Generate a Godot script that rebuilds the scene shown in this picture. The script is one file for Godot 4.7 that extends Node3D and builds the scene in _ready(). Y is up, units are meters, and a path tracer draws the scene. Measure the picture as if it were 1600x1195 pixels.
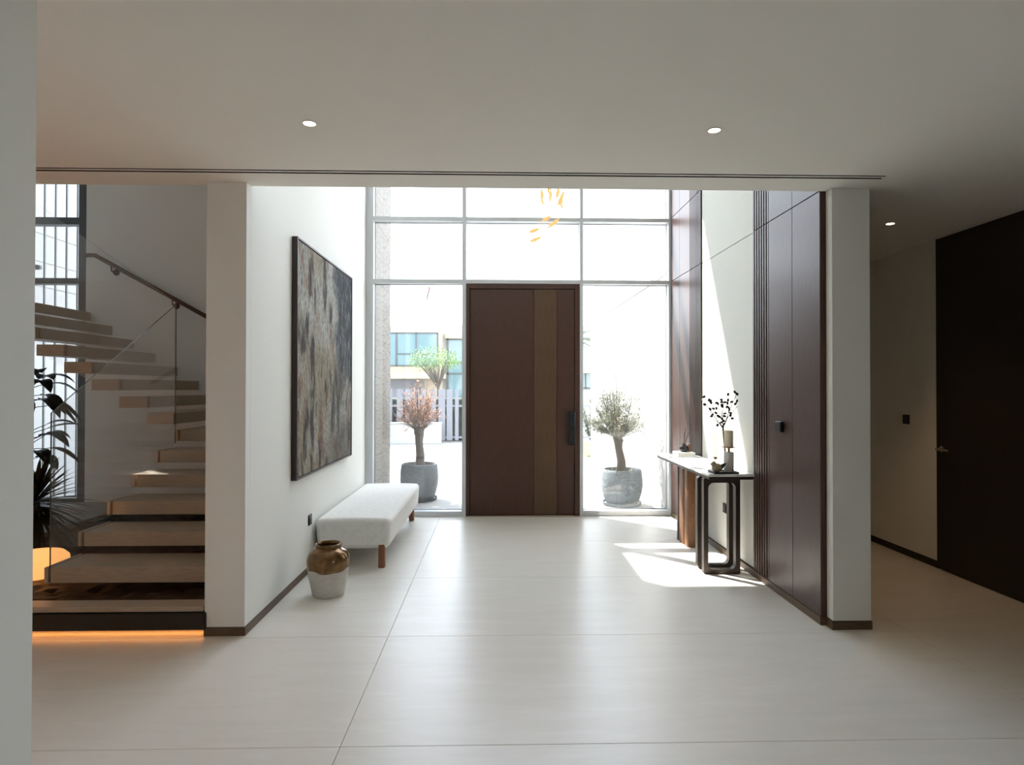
extends Node3D

# ------------------------------------------------------------------ mesh building
class MB:
	var P := PackedVector3Array()
	var N := PackedVector3Array()
	var U := PackedVector2Array()

	func tri(a: Vector3, b: Vector3, c: Vector3, na: Vector3, nb: Vector3, nc: Vector3, ua := Vector2.ZERO, ub := Vector2.ZERO, uc := Vector2.ZERO) -> void:
		var g := (b - a).cross(c - a)
		if g.dot(na + nb + nc) > 0.0:
			P.append_array([a, c, b]); N.append_array([na, nc, nb]); U.append_array([ua, uc, ub])
		else:
			P.append_array([a, b, c]); N.append_array([na, nb, nc]); U.append_array([ua, ub, uc])

	func quad(a: Vector3, b: Vector3, c: Vector3, d: Vector3, hint: Vector3, ua := Vector2(0, 1), ub := Vector2(1, 1), uc := Vector2(1, 0), ud := Vector2(0, 0)) -> void:
		var n := (b - a).cross(c - a)
		if n.length() < 1e-12:
			n = (c - a).cross(d - a)
		n = n.normalized()
		if n.dot(hint) < 0.0:
			n = -n
		tri(a, b, c, n, n, n, ua, ub, uc)
		tri(a, c, d, n, n, n, ua, uc, ud)

	func squad(a: Vector3, b: Vector3, c: Vector3, d: Vector3, na: Vector3, nb: Vector3, nc: Vector3, nd: Vector3) -> void:
		tri(a, b, c, na, nb, nc)
		tri(a, c, d, na, nc, nd)

	func _cor(c: Vector3, h: Vector3, b: float, bs: Basis, sg: Vector3, ax: int) -> Vector3:
		var p := Vector3(sg.x * h.x, sg.y * h.y, sg.z * h.z)
		for k in 3:
			if k != ax:
				p[k] -= sg[k] * b
		return c + bs * p

	func box(c: Vector3, s: Vector3, bev := 0.0, bs := Basis.IDENTITY) -> MB:
		var h := s * 0.5
		var b := minf(bev, minf(h.x, minf(h.y, h.z)) * 0.9)
		for ax in 3:
			var i := (ax + 1) % 3
			var j := (ax + 2) % 3
			for s0 in [-1.0, 1.0]:
				var q := []
				for w in [[-1.0, -1.0], [1.0, -1.0], [1.0, 1.0], [-1.0, 1.0]]:
					var sg := Vector3.ZERO
					sg[ax] = s0; sg[i] = w[0]; sg[j] = w[1]
					q.append(_cor(c, h, b, bs, sg, ax))
				var n := Vector3.ZERO
				n[ax] = s0
				quad(q[0], q[1], q[2], q[3], bs * n)
		if b > 0.0:
			for ax in 3:
				var i := (ax + 1) % 3
				var j := (ax + 2) % 3
				for si in [-1.0, 1.0]:
					for sj in [-1.0, 1.0]:
						var A := Vector3.ZERO
						A[i] = si; A[j] = sj; A[ax] = -1.0
						var B := A
						B[ax] = 1.0
						var n := Vector3.ZERO
						n[i] = si; n[j] = sj
						quad(_cor(c, h, b, bs, A, i), _cor(c, h, b, bs, B, i), _cor(c, h, b, bs, B, j), _cor(c, h, b, bs, A, j), bs * n)
			for sx in [-1.0, 1.0]:
				for sy in [-1.0, 1.0]:
					for sz in [-1.0, 1.0]:
						var sg := Vector3(sx, sy, sz)
						var n := (bs * sg).normalized()
						tri(_cor(c, h, b, bs, sg, 0), _cor(c, h, b, bs, sg, 1), _cor(c, h, b, bs, sg, 2), n, n, n)
		return self

	func bx(x0: float, x1: float, y0: float, y1: float, z0: float, z1: float, bev := 0.0) -> MB:
		return box(Vector3((x0 + x1) * 0.5, (y0 + y1) * 0.5, (z0 + z1) * 0.5), Vector3(absf(x1 - x0), absf(y1 - y0), absf(z1 - z0)), bev)

	# box with round edges, its flanks drawn in by taper towards the bottom and its top slightly crowned
	func rbox(c: Vector3, s: Vector3, r: float, k := 4, taper := 0.0, crown := 0.0) -> MB:
		var h := s * 0.5
		for ax in 3:
			var i := (ax + 1) % 3
			var j := (ax + 2) % 3
			var ci := _cuts(h[i], r, k)
			var cj := _cuts(h[j], r, k)
			for s0 in [-1.0, 1.0]:
				for a in ci.size() - 1:
					for b in cj.size() - 1:
						var q := []
						var m := []
						for w in [[a, b], [a + 1, b], [a + 1, b + 1], [a, b + 1]]:
							var p := Vector3.ZERO
							p[ax] = s0 * h[ax]; p[i] = ci[w[0]]; p[j] = cj[w[1]]
							var inner := Vector3(clampf(p.x, r - h.x, h.x - r), clampf(p.y, r - h.y, h.y - r), clampf(p.z, r - h.z, h.z - r))
							var n := (p - inner).normalized()
							var v := inner + n * r
							var t := clampf(v.y / s.y + 0.5, 0.0, 1.0)
							v.x *= lerpf(1.0 - taper, 1.0, pow(t, 0.7))
							v.z *= lerpf(1.0 - taper * 0.3, 1.0, t)
							v.y += crown * (1.0 - pow(v.x / h.x, 2)) * signf(v.y)
							q.append(c + v); m.append(n)
						squad(q[0], q[1], q[2], q[3], m[0], m[1], m[2], m[3])
		return self

	func _cuts(h: float, r: float, k: int) -> Array:
		var o := []
		for n in k + 1:
			o.append(-h + r * (1.0 - tan(PI * 0.25 * (k - n) / k)))
		for n in 5:
			if n > 0 and n < 4:
				o.append(lerpf(-h + r, h - r, n / 4.0))
		for n in k + 1:
			o.append(h - r * (1.0 - tan(PI * 0.25 * n / k)))
		return o

	# profile: array of Vector2(radius, y)
	func lathe(prof: Array, seg := 24, c := Vector3.ZERO, bs := Basis.IDENTITY) -> MB:
		var m := prof.size() - 1
		var sn := []
		for i in m:
			var d: Vector2 = prof[i + 1] - prof[i]
			sn.append(Vector2(d.y, -d.x).normalized())
		for i in m:
			var n0: Vector2 = sn[i]
			var n1: Vector2 = sn[i]
			if i > 0 and sn[i - 1].dot(sn[i]) > 0.6:
				n0 = (sn[i - 1] + sn[i]).normalized()
			if i < m - 1 and sn[i + 1].dot(sn[i]) > 0.6:
				n1 = (sn[i + 1] + sn[i]).normalized()
			for k in seg:
				var a := TAU * k / seg
				var b := TAU * (k + 1) / seg
				var e := Vector3(cos(a), 0, sin(a))
				var f := Vector3(cos(b), 0, sin(b))
				var p: Vector2 = prof[i]
				var q: Vector2 = prof[i + 1]
				var A := c + bs * (e * p.x + Vector3(0, p.y, 0))
				var B := c + bs * (f * p.x + Vector3(0, p.y, 0))
				var C := c + bs * (f * q.x + Vector3(0, q.y, 0))
				var D := c + bs * (e * q.x + Vector3(0, q.y, 0))
				var nA := bs * (e * n0.x + Vector3(0, n0.y, 0))
				var nB := bs * (f * n0.x + Vector3(0, n0.y, 0))
				var nC := bs * (f * n1.x + Vector3(0, n1.y, 0))
				var nD := bs * (e * n1.x + Vector3(0, n1.y, 0))
				if p.x > 1e-6:
					tri(A, B, C, nA, nB, nC)
				if q.x > 1e-6:
					tri(A, C, D, nA, nC, nD)
		return self

	func tube(pts: Array, radii: Array, seg := 8, caps := true) -> MB:
		var n := pts.size()
		var rings := []
		var nrm := []
		var up := Vector3(0.31, 0.17, 0.93)
		for i in n:
			var d: Vector3 = (pts[mini(i + 1, n - 1)] - pts[maxi(i - 1, 0)]).normalized()
			var s := d.cross(up)
			if s.length() < 0.05:
				s = d.cross(Vector3(0.9, 0.3, 0.1))
			s = s.normalized()
			var t := s.cross(d).normalized()
			up = -t if t.dot(up) < 0 else t
			var ring := []
			var rn := []
			for k in seg:
				var a := TAU * k / seg
				var e := s * cos(a) + t * sin(a)
				ring.append(pts[i] + e * radii[i]); rn.append(e)
			rings.append(ring); nrm.append(rn)
		for i in n - 1:
			for k in seg:
				var l := (k + 1) % seg
				squad(rings[i][k], rings[i][l], rings[i + 1][l], rings[i + 1][k], nrm[i][k], nrm[i][l], nrm[i + 1][l], nrm[i + 1][k])
		if caps:
			for w in [[0, -1.0], [n - 1, 1.0]]:
				var i: int = w[0]
				var d: Vector3 = (pts[mini(i + 1, n - 1)] - pts[maxi(i - 1, 0)]).normalized() * w[1]
				for k in seg:
					tri(pts[i], rings[i][k], rings[i][(k + 1) % seg], d, d, d)
		return self

	# ring of rounded rectangles in the xy plane, thick along z
	func loop(x0: float, x1: float, y0: float, y1: float, bar: float, ro: float, ri: float, z0: float, z1: float, k := 5) -> MB:
		var o := _rr(x0, x1, y0, y1, ro, k)
		var i := _rr(x0 + bar, x1 - bar, y0 + bar, y1 - bar, ri, k)
		var n := o.size()
		for a in n:
			var b := (a + 1) % n
			var m2: Vector2 = (o[a] + o[b] - i[a] - i[b])
			var hint := Vector3(m2.x, m2.y, 0)
			var oa := Vector3(o[a].x, o[a].y, 0)
			var ob := Vector3(o[b].x, o[b].y, 0)
			var ia := Vector3(i[a].x, i[a].y, 0)
			var ib := Vector3(i[b].x, i[b].y, 0)
			var F := Vector3(0, 0, z1)
			var B := Vector3(0, 0, z0)
			quad(oa + F, ob + F, ib + F, ia + F, Vector3(0, 0, 1))
			quad(oa + B, ob + B, ib + B, ia + B, Vector3(0, 0, -1))
			quad(oa + F, ob + F, ob + B, oa + B, hint)
			quad(ia + F, ib + F, ib + B, ia + B, -hint)
		return self

	func _rr(x0: float, x1: float, y0: float, y1: float, r: float, k: int) -> Array:
		var o := []
		var cs := [[x1 - r, y1 - r, 0.0], [x0 + r, y1 - r, 0.5], [x0 + r, y0 + r, 1.0], [x1 - r, y0 + r, 1.5]]
		for c in cs:
			for n in k + 1:
				var a: float = PI * (c[2] + 0.5 * n / k)
				o.append(Vector2(c[0] + r * cos(a), c[1] + r * sin(a)))
		return o

	# a plan outline (x, z) raised from y0 to y1
	func column(poly: Array, y0: float, y1: float) -> MB:
		var ctr := Vector2.ZERO
		for p in poly:
			ctr += p
		ctr /= poly.size()
		var n := poly.size()
		for a in n:
			var b := (a + 1) % n
			var p: Vector2 = poly[a]
			var q: Vector2 = poly[b]
			var m := (p + q) * 0.5 - ctr
			quad(Vector3(p.x, y0, p.y), Vector3(q.x, y0, q.y), Vector3(q.x, y1, q.y), Vector3(p.x, y1, p.y), Vector3(m.x, 0, m.y))
			for w in [[y0, Vector3.DOWN], [y1, Vector3.UP]]:
				tri(Vector3(ctr.x, w[0], ctr.y), Vector3(p.x, w[0], p.y), Vector3(q.x, w[0], q.y), w[1], w[1], w[1])
		return self

	# a leaf blade that droops as it goes out
	func leaf(base: Vector3, dir: Vector3, length: float, width: float, droop := 0.4, segs := 4, side := Vector3.ZERO, fold := 0.25) -> MB:
		var d := dir.normalized()
		var s := side
		if s == Vector3.ZERO:
			s = d.cross(Vector3.UP)
			if s.length() < 0.1:
				s = d.cross(Vector3.RIGHT)
		s = s.normalized()
		var rows := []
		for i in segs + 1:
			var t := float(i) / segs
			var c := base + d * length * t + Vector3.DOWN * droop * length * t * t
			var w := width * 0.5 * pow(sin(PI * clampf(t * 0.93 + 0.06, 0.0, 1.0)), 0.8) if i < segs else 0.0005
			rows.append([c - s * w + Vector3.UP * w * fold, c, c + s * w + Vector3.UP * w * fold])
		for i in segs:
			for k in 2:
				quad(rows[i][k], rows[i][k + 1], rows[i + 1][k + 1], rows[i + 1][k], Vector3.UP)
		return self

	func blob(c: Vector3, r: Vector3, seg := 14, rings := 9, bs := Basis.IDENTITY) -> MB:
		for i in rings:
			var a := PI * i / rings - PI * 0.5
			var b := PI * (i + 1) / rings - PI * 0.5
			for k in seg:
				var u := TAU * k / seg
				var v := TAU * (k + 1) / seg
				var q := [Vector3(cos(a) * cos(u), sin(a), cos(a) * sin(u)), Vector3(cos(a) * cos(v), sin(a), cos(a) * sin(v)), Vector3(cos(b) * cos(v), sin(b), cos(b) * sin(v)), Vector3(cos(b) * cos(u), sin(b), cos(b) * sin(u))]
				var n := []
				for e in q:
					n.append((bs * (e / r)).normalized())
				if i > 0:
					tri(c + bs * (q[0] * r), c + bs * (q[1] * r), c + bs * (q[2] * r), n[0], n[1], n[2])
				if i < rings - 1:
					tri(c + bs * (q[0] * r), c + bs * (q[2] * r), c + bs * (q[3] * r), n[0], n[2], n[3])
				elif i == rings - 1:
					tri(c + bs * (q[0] * r), c + bs * (q[1] * r), c + bs * (q[2] * r), n[0], n[1], n[2])
		return self

	func mesh() -> ArrayMesh:
		var a := []
		a.resize(Mesh.ARRAY_MAX)
		a[Mesh.ARRAY_VERTEX] = P
		a[Mesh.ARRAY_NORMAL] = N
		a[Mesh.ARRAY_TEX_UV] = U
		var m := ArrayMesh.new()
		m.add_surface_from_arrays(Mesh.PRIMITIVE_TRIANGLES, a)
		return m


var M := {}
var rng := RandomNumberGenerator.new()


func part(called: String, mb: MB, mat: Material, parent: Node, at := Vector3.ZERO) -> MeshInstance3D:
	var o := MeshInstance3D.new()
	o.name = called
	o.mesh = mb.mesh()
	o.material_override = mat
	o.position = at
	parent.add_child(o, true)
	return o


func part_mesh(called: String, mesh: Mesh, mat: Material, parent: Node, at := Vector3.ZERO) -> MeshInstance3D:
	var o := MeshInstance3D.new()
	o.name = called
	o.mesh = mesh
	o.material_override = mat
	o.position = at
	parent.add_child(o, true)
	return o


func tag(o: Node, label: String, category: String, group := "", kind := "") -> Node:
	o.set_meta("label", label)
	o.set_meta("category", category)
	if group:
		o.set_meta("group", group)
	if kind:
		o.set_meta("kind", kind)
	return o


func thing(called: String, label: String, category: String, at := Vector3.ZERO, group := "", kind := "") -> Node3D:
	var o := Node3D.new()
	o.name = called
	add_child(o, true)
	o.position = at
	tag(o, label, category, group, kind)
	return o


func setting(called: String, label: String, category: String) -> Node3D:
	return thing(called, label, category, Vector3.ZERO, "", "structure")


# ------------------------------------------------------------------ materials
func srgb(r: int, g: int, b: int) -> Color:
	return Color8(r, g, b)


func plain(c: Color, rough := 0.6, metal := 0.0, spec := 0.5) -> StandardMaterial3D:
	var m := StandardMaterial3D.new()
	m.albedo_color = c
	m.roughness = rough
	m.metallic = metal
	m.metallic_specular = spec
	return m


func noise_tex(sd: int, freq: float, cols: Array, offs: Array, octaves := 4, size := 512, bump := 0.0) -> NoiseTexture2D:
	var n := FastNoiseLite.new()
	n.seed = sd
	n.frequency = freq
	n.noise_type = FastNoiseLite.TYPE_SIMPLEX_SMOOTH
	n.fractal_octaves = octaves
	var t := NoiseTexture2D.new()
	t.width = size
	t.height = size
	t.seamless = true
	t.noise = n
	if bump > 0.0:
		t.as_normal_map = true
		t.bump_strength = bump
	else:
		var g := Gradient.new()
		g.colors = PackedColorArray(cols)
		g.offsets = PackedFloat32Array(offs)
		t.color_ramp = g
	return t


func grained(cols: Array, offs: Array, scale: Vector3, rough: float, sd := 1, freq := 0.02, octaves := 4, metal := 0.0, bump := 0.0) -> StandardMaterial3D:
	var m := StandardMaterial3D.new()
	m.albedo_texture = noise_tex(sd, freq, cols, offs, octaves)
	m.uv1_triplanar = true
	m.uv1_world_triplanar = true
	m.uv1_scale = scale
	m.roughness = rough
	m.metallic = metal
	if bump > 0.0:
		m.normal_enabled = true
		m.normal_texture = noise_tex(sd, freq, [], [], octaves, 512, 6.0)
		m.normal_scale = bump
	return m


func glass(c: Color, alpha: float) -> StandardMaterial3D:
	var m := StandardMaterial3D.new()
	m.albedo_color = Color(c.r, c.g, c.b, alpha)
	m.transparency = BaseMaterial3D.TRANSPARENCY_ALPHA
	m.roughness = 0.0
	m.metallic_specular = 0.5
	return m


func glow(c: Color, energy: float) -> StandardMaterial3D:
	var m := plain(c, 0.5)
	m.emission_enabled = true
	m.emission = c
	m.emission_energy_multiplier = energy
	return m


func make_materials() -> void:
	M.paint = plain(srgb(240, 239, 233), 0.75, 0.0, 0.3)
	M.ceiling = plain(srgb(241, 239, 231), 0.85, 0.0, 0.3)
	M.tile = grained([srgb(224, 219, 209), srgb(228, 223, 214), srgb(226, 221, 211), srgb(230, 225, 217)], [0.25, 0.45, 0.6, 0.8], Vector3(0.18, 1.0, 1.1), 0.31, 5, 0.012, 5)
	M.tile2 = M.tile.duplicate()
	M.tile2.uv1_offset = Vector3(0.37, 0, 0.53)
	M.tile3 = M.tile.duplicate()
	M.tile3.uv1_offset = Vector3(0.71, 0, 0.17)
	M.grout = plain(srgb(150, 143, 133), 0.9)
	M.wood = grained([srgb(68, 49, 42), srgb(81, 59, 51), srgb(74, 53, 46), srgb(88, 65, 56)], [0.25, 0.45, 0.6, 0.85], Vector3(9, 0.4, 9), 0.36, 7, 0.02, 4)
	M.door = grained([srgb(65, 39, 29), srgb(75, 46, 35), srgb(70, 42, 32), srgb(82, 51, 39)], [0.25, 0.45, 0.6, 0.85], Vector3(8, 0.35, 8), 0.45, 8, 0.02, 4)
	M.bronze_strip = grained([srgb(81, 60, 42), srgb(91, 68, 48), srgb(98, 74, 53)], [0.25, 0.5, 0.8], Vector3(14, 0.3, 14), 0.5, 9, 0.02, 4, 0.2)
	M.dark_wood = grained([srgb(28, 22, 19), srgb(34, 27, 23)], [0.3, 0.7], Vector3(9, 0.4, 9), 0.55, 10, 0.02, 4)
	M.base = grained([srgb(92, 74, 56), srgb(106, 86, 66)], [0.3, 0.7], Vector3(1, 9, 1), 0.5, 11, 0.02, 3)
	M.fabric = grained([srgb(222, 222, 213), srgb(230, 230, 222), srgb(226, 226, 217)], [0.25, 0.5, 0.8], Vector3(22, 3, 22), 0.9, 12, 0.02, 4)
	M.frame = plain(srgb(204, 208, 211), 0.4)
	M.frame_dark = plain(srgb(88, 92, 95), 0.45, 0.3)
	M.pane = glass(Color(0.93, 0.97, 0.97), 0.05)
	M.glass_edge = plain(srgb(40, 74, 70), 0.2)
	M.black = plain(srgb(20, 20, 21), 0.5)
	M.void = plain(srgb(5, 5, 5), 0.95)
	M.lock = plain(srgb(44, 47, 50), 0.35, 0.4)
	M.bronze = plain(srgb(74, 66, 60), 0.42, 0.6)
	M.marble = grained([srgb(214, 213, 210), srgb(232, 231, 228), srgb(240, 239, 236)], [0.2, 0.4, 0.8], Vector3.ONE * 3.0, 0.22, 13, 0.015, 5)
	M.marble_grey = grained([srgb(204, 202, 198), srgb(230, 228, 224), srgb(238, 236, 232)], [0.2, 0.45, 0.8], Vector3.ONE * 9.0, 0.35, 14, 0.015, 5)
	M.oak = grained([srgb(96, 64, 40), srgb(128, 88, 56), srgb(112, 76, 48), srgb(140, 98, 64)], [0.25, 0.45, 0.6, 0.85], Vector3(11, 0.7, 11), 0.5, 15, 0.02, 5)
	M.leg_wood = plain(srgb(134, 84, 52), 0.5)
	M.boucle = grained([srgb(228, 226, 220), srgb(236, 234, 229), srgb(232, 230, 224)], [0.3, 0.5, 0.8], Vector3.ONE * 1.6, 0.95, 16, 0.02, 5, 0.0, 0.12)
	M.tread = grained([srgb(168, 154, 134), srgb(178, 164, 144), srgb(173, 159, 139), srgb(184, 170, 150)], [0.25, 0.45, 0.6, 0.85], Vector3(0.7, 6, 6), 0.5, 17, 0.02, 4)
	M.kerb = grained([srgb(22, 21, 20), srgb(30, 28, 27)], [0.3, 0.7], Vector3.ONE * 3.0, 0.5, 18)
	M.soil = grained([srgb(40, 28, 20), srgb(84, 58, 38), srgb(58, 40, 27)], [0.25, 0.55, 0.8], Vector3.ONE * 5.0, 0.95, 19, 0.03, 4)
	M.ledge = plain(srgb(120, 120, 118), 0.8)
	M.rail = plain(srgb(98, 70, 52), 0.4, 0.3)
	M.glaze = grained([srgb(92, 66, 40), srgb(120, 90, 54), srgb(136, 104, 64)], [0.2, 0.5, 0.85], Vector3(1.5, 2, 1.5), 0.14, 20, 0.02, 3, 0.5)
	M.clay = grained([srgb(190, 185, 177), srgb(208, 203, 194), srgb(220, 214, 205)], [0.2, 0.5, 0.85], Vector3(1, 6, 1), 0.85, 21, 0.03, 5, 0.0, 0.3)
	M.travertine = grained([srgb(81, 75, 66), srgb(128, 120, 110), srgb(99, 92, 82), srgb(138, 131, 120), srgb(114, 107, 97)], [0.2, 0.4, 0.52, 0.68, 0.85], Vector3(0.45, 3.2, 0.45), 0.75, 22, 0.016, 5)
	M.paving = grained([srgb(144, 141, 138), srgb(150, 149, 144)], [0.3, 0.7], Vector3.ONE, 0.85, 23)
	M.white_wall = plain(srgb(181, 180, 178), 0.85)
	M.pale_wall = plain(srgb(164, 164, 163), 0.85)
	M.cream = plain(srgb(172, 160, 139), 0.85)
	M.house = plain(srgb(179, 177, 172), 0.85)
	M.house_glass = plain(srgb(104, 130, 134), 0.08, 0.0, 0.8)
	M.house_frame = plain(srgb(84, 87, 90), 0.5, 0.2)
	M.fence = plain(srgb(132, 132, 139), 0.7)
	M.concrete = grained([srgb(76, 81, 86), srgb(94, 99, 104), srgb(105, 110, 112)], [0.2, 0.5, 0.85], Vector3.ONE * 2.2, 0.8, 24, 0.02, 5)
	M.concrete_pale = grained([srgb(82, 92, 98), srgb(108, 116, 122), srgb(122, 128, 133)], [0.2, 0.5, 0.85], Vector3.ONE * 2.6, 0.7, 25, 0.02, 5)
	M.bark = grained([srgb(73, 64, 57), srgb(106, 96, 87), srgb(120, 110, 101)], [0.2, 0.5, 0.85], Vector3(9, 4, 9), 0.9, 26, 0.03, 5, 0.0, 0.8)
	M.olive_leaf = plain(srgb(120, 125, 97), 0.6)
	M.dry_leaf = plain(srgb(191, 146, 120), 0.7)
	M.green_leaf = plain(srgb(106, 137, 73), 0.6)
	M.palm_leaf = plain(srgb(80, 94, 66), 0.6)
	for k in ["olive_leaf", "dry_leaf", "green_leaf", "palm_leaf"]:
		M[k].backlight_enabled = true
		M[k].backlight = M[k].albedo_color * 0.5
	M.hedge = plain(srgb(54, 61, 50), 0.8)
	M.grass = grained([srgb(84, 113, 45), srgb(115, 144, 64)], [0.3, 0.7], Vector3.ONE * 5.0, 0.9, 27)
	M.dark_leaf = plain(srgb(26, 34, 22), 0.45)
	M.spiky_leaf = plain(srgb(24, 30, 22), 0.5)
	M.fern_leaf = plain(srgb(26, 34, 24), 0.6)
	M.stem = plain(srgb(40, 34, 24), 0.8)
	M.twig = plain(srgb(46, 36, 30), 0.8)
	M.gold = plain(srgb(246, 218, 156), 0.3)
	M.gold.emission_enabled = true
	M.gold.emission = Color(1.0, 0.9, 0.64)
	M.gold.emission_energy_multiplier = 0.16
	M.gold.backlight_enabled = true
	M.gold.backlight = Color(0.95, 0.72, 0.36)
	M.wax = plain(srgb(246, 234, 210), 0.6)
	M.wax.backlight_enabled = true
	M.wax.backlight = Color(0.35, 0.30, 0.22)
	M.brass = plain(srgb(120, 92, 56), 0.3, 0.9)
	M.amber = glass(Color(0.84, 0.68, 0.48), 0.17)
	M.clear = glass(Color(0.95, 0.96, 0.96), 0.1)
	M.ceramic = plain(srgb(178, 160, 132), 0.5)
	M.chrome = plain(srgb(190, 182, 172), 0.25, 0.9)
	M.white_book = plain(srgb(226, 225, 222), 0.7)
	M.red = plain(srgb(190, 60, 60), 0.8)
	M.green = plain(srgb(60, 120, 80), 0.8)
	M.white = plain(srgb(236, 236, 236), 0.6)
	M.bulb = glow(Color(1.0, 0.86, 0.68), 6.0)
	M.led = glow(Color(1.0, 0.66, 0.36), 3.0)
	M.lamp = glow(Color(1.0, 0.72, 0.42), 0.29)


# ------------------------------------------------------------------ the scene
const ZG := -7.33      # inner face of the street facade
const XR := 2.055      # face of the wood panelling
const TOP := 5.9       # ceiling of the double-height hall
const CEIL := 2.75

func _ready() -> void:
	rng.seed = 11
	# camera
	var cam := Camera3D.new()
	cam.name = "camera"
	cam.keep_aspect = Camera3D.KEEP_HEIGHT
	cam.fov = 62.7408
	cam.position = Vector3(0, 1.5, 0)
	cam.rotation = Vector3(0.008671, -0.024995, 0.0012)
	cam.near = 0.05
	cam.far = 300.0
	add_child(cam)
	cam.current = true
	# sky, sun, exposure
	var sky_mat := ProceduralSkyMaterial.new()
	sky_mat.sky_top_color = Color(0.87, 0.93, 1.0)
	sky_mat.sky_horizon_color = Color(0.97, 0.985, 1.0)
	sky_mat.sky_curve = 0.15
	sky_mat.ground_bottom_color = Color(0.80, 0.79, 0.76)
	sky_mat.ground_horizon_color = Color(0.86, 0.85, 0.83)
	sky_mat.sun_angle_max = 1.0
	var sky := Sky.new()
	sky.sky_material = sky_mat
	var env := Environment.new()
	env.background_mode = Environment.BG_SKY
	env.sky = sky
	env.background_energy_multiplier = 2.0
	env.tonemap_mode = Environment.TONE_MAPPER_LINEAR
	env.tonemap_exposure = 3.65
	env.sdfgi_enabled = true
	env.ssao_enabled = true
	env.ssil_enabled = true
	var we := WorldEnvironment.new()
	we.name = "world_environment"
	we.environment = env
	add_child(we)
	var sun := DirectionalLight3D.new()
	sun.name = "sun"
	sun.light_color = Color(1.0, 0.985, 0.96)
	sun.light_energy = 1.9
	sun.light_angular_distance = 0.55
	sun.shadow_enabled = true
	add_child(sun)
	sun.look_at_from_position(Vector3.ZERO, Vector3(1.0, -2.13, 1.0), Vector3.UP)

	make_materials()
	build_shell()
	build_facade()
	build_panelling()
	build_corridor()
	build_outside()
	build_stairs()
	build_planter()
	build_hall_furniture()
	build_console()
	build_lights()


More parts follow.
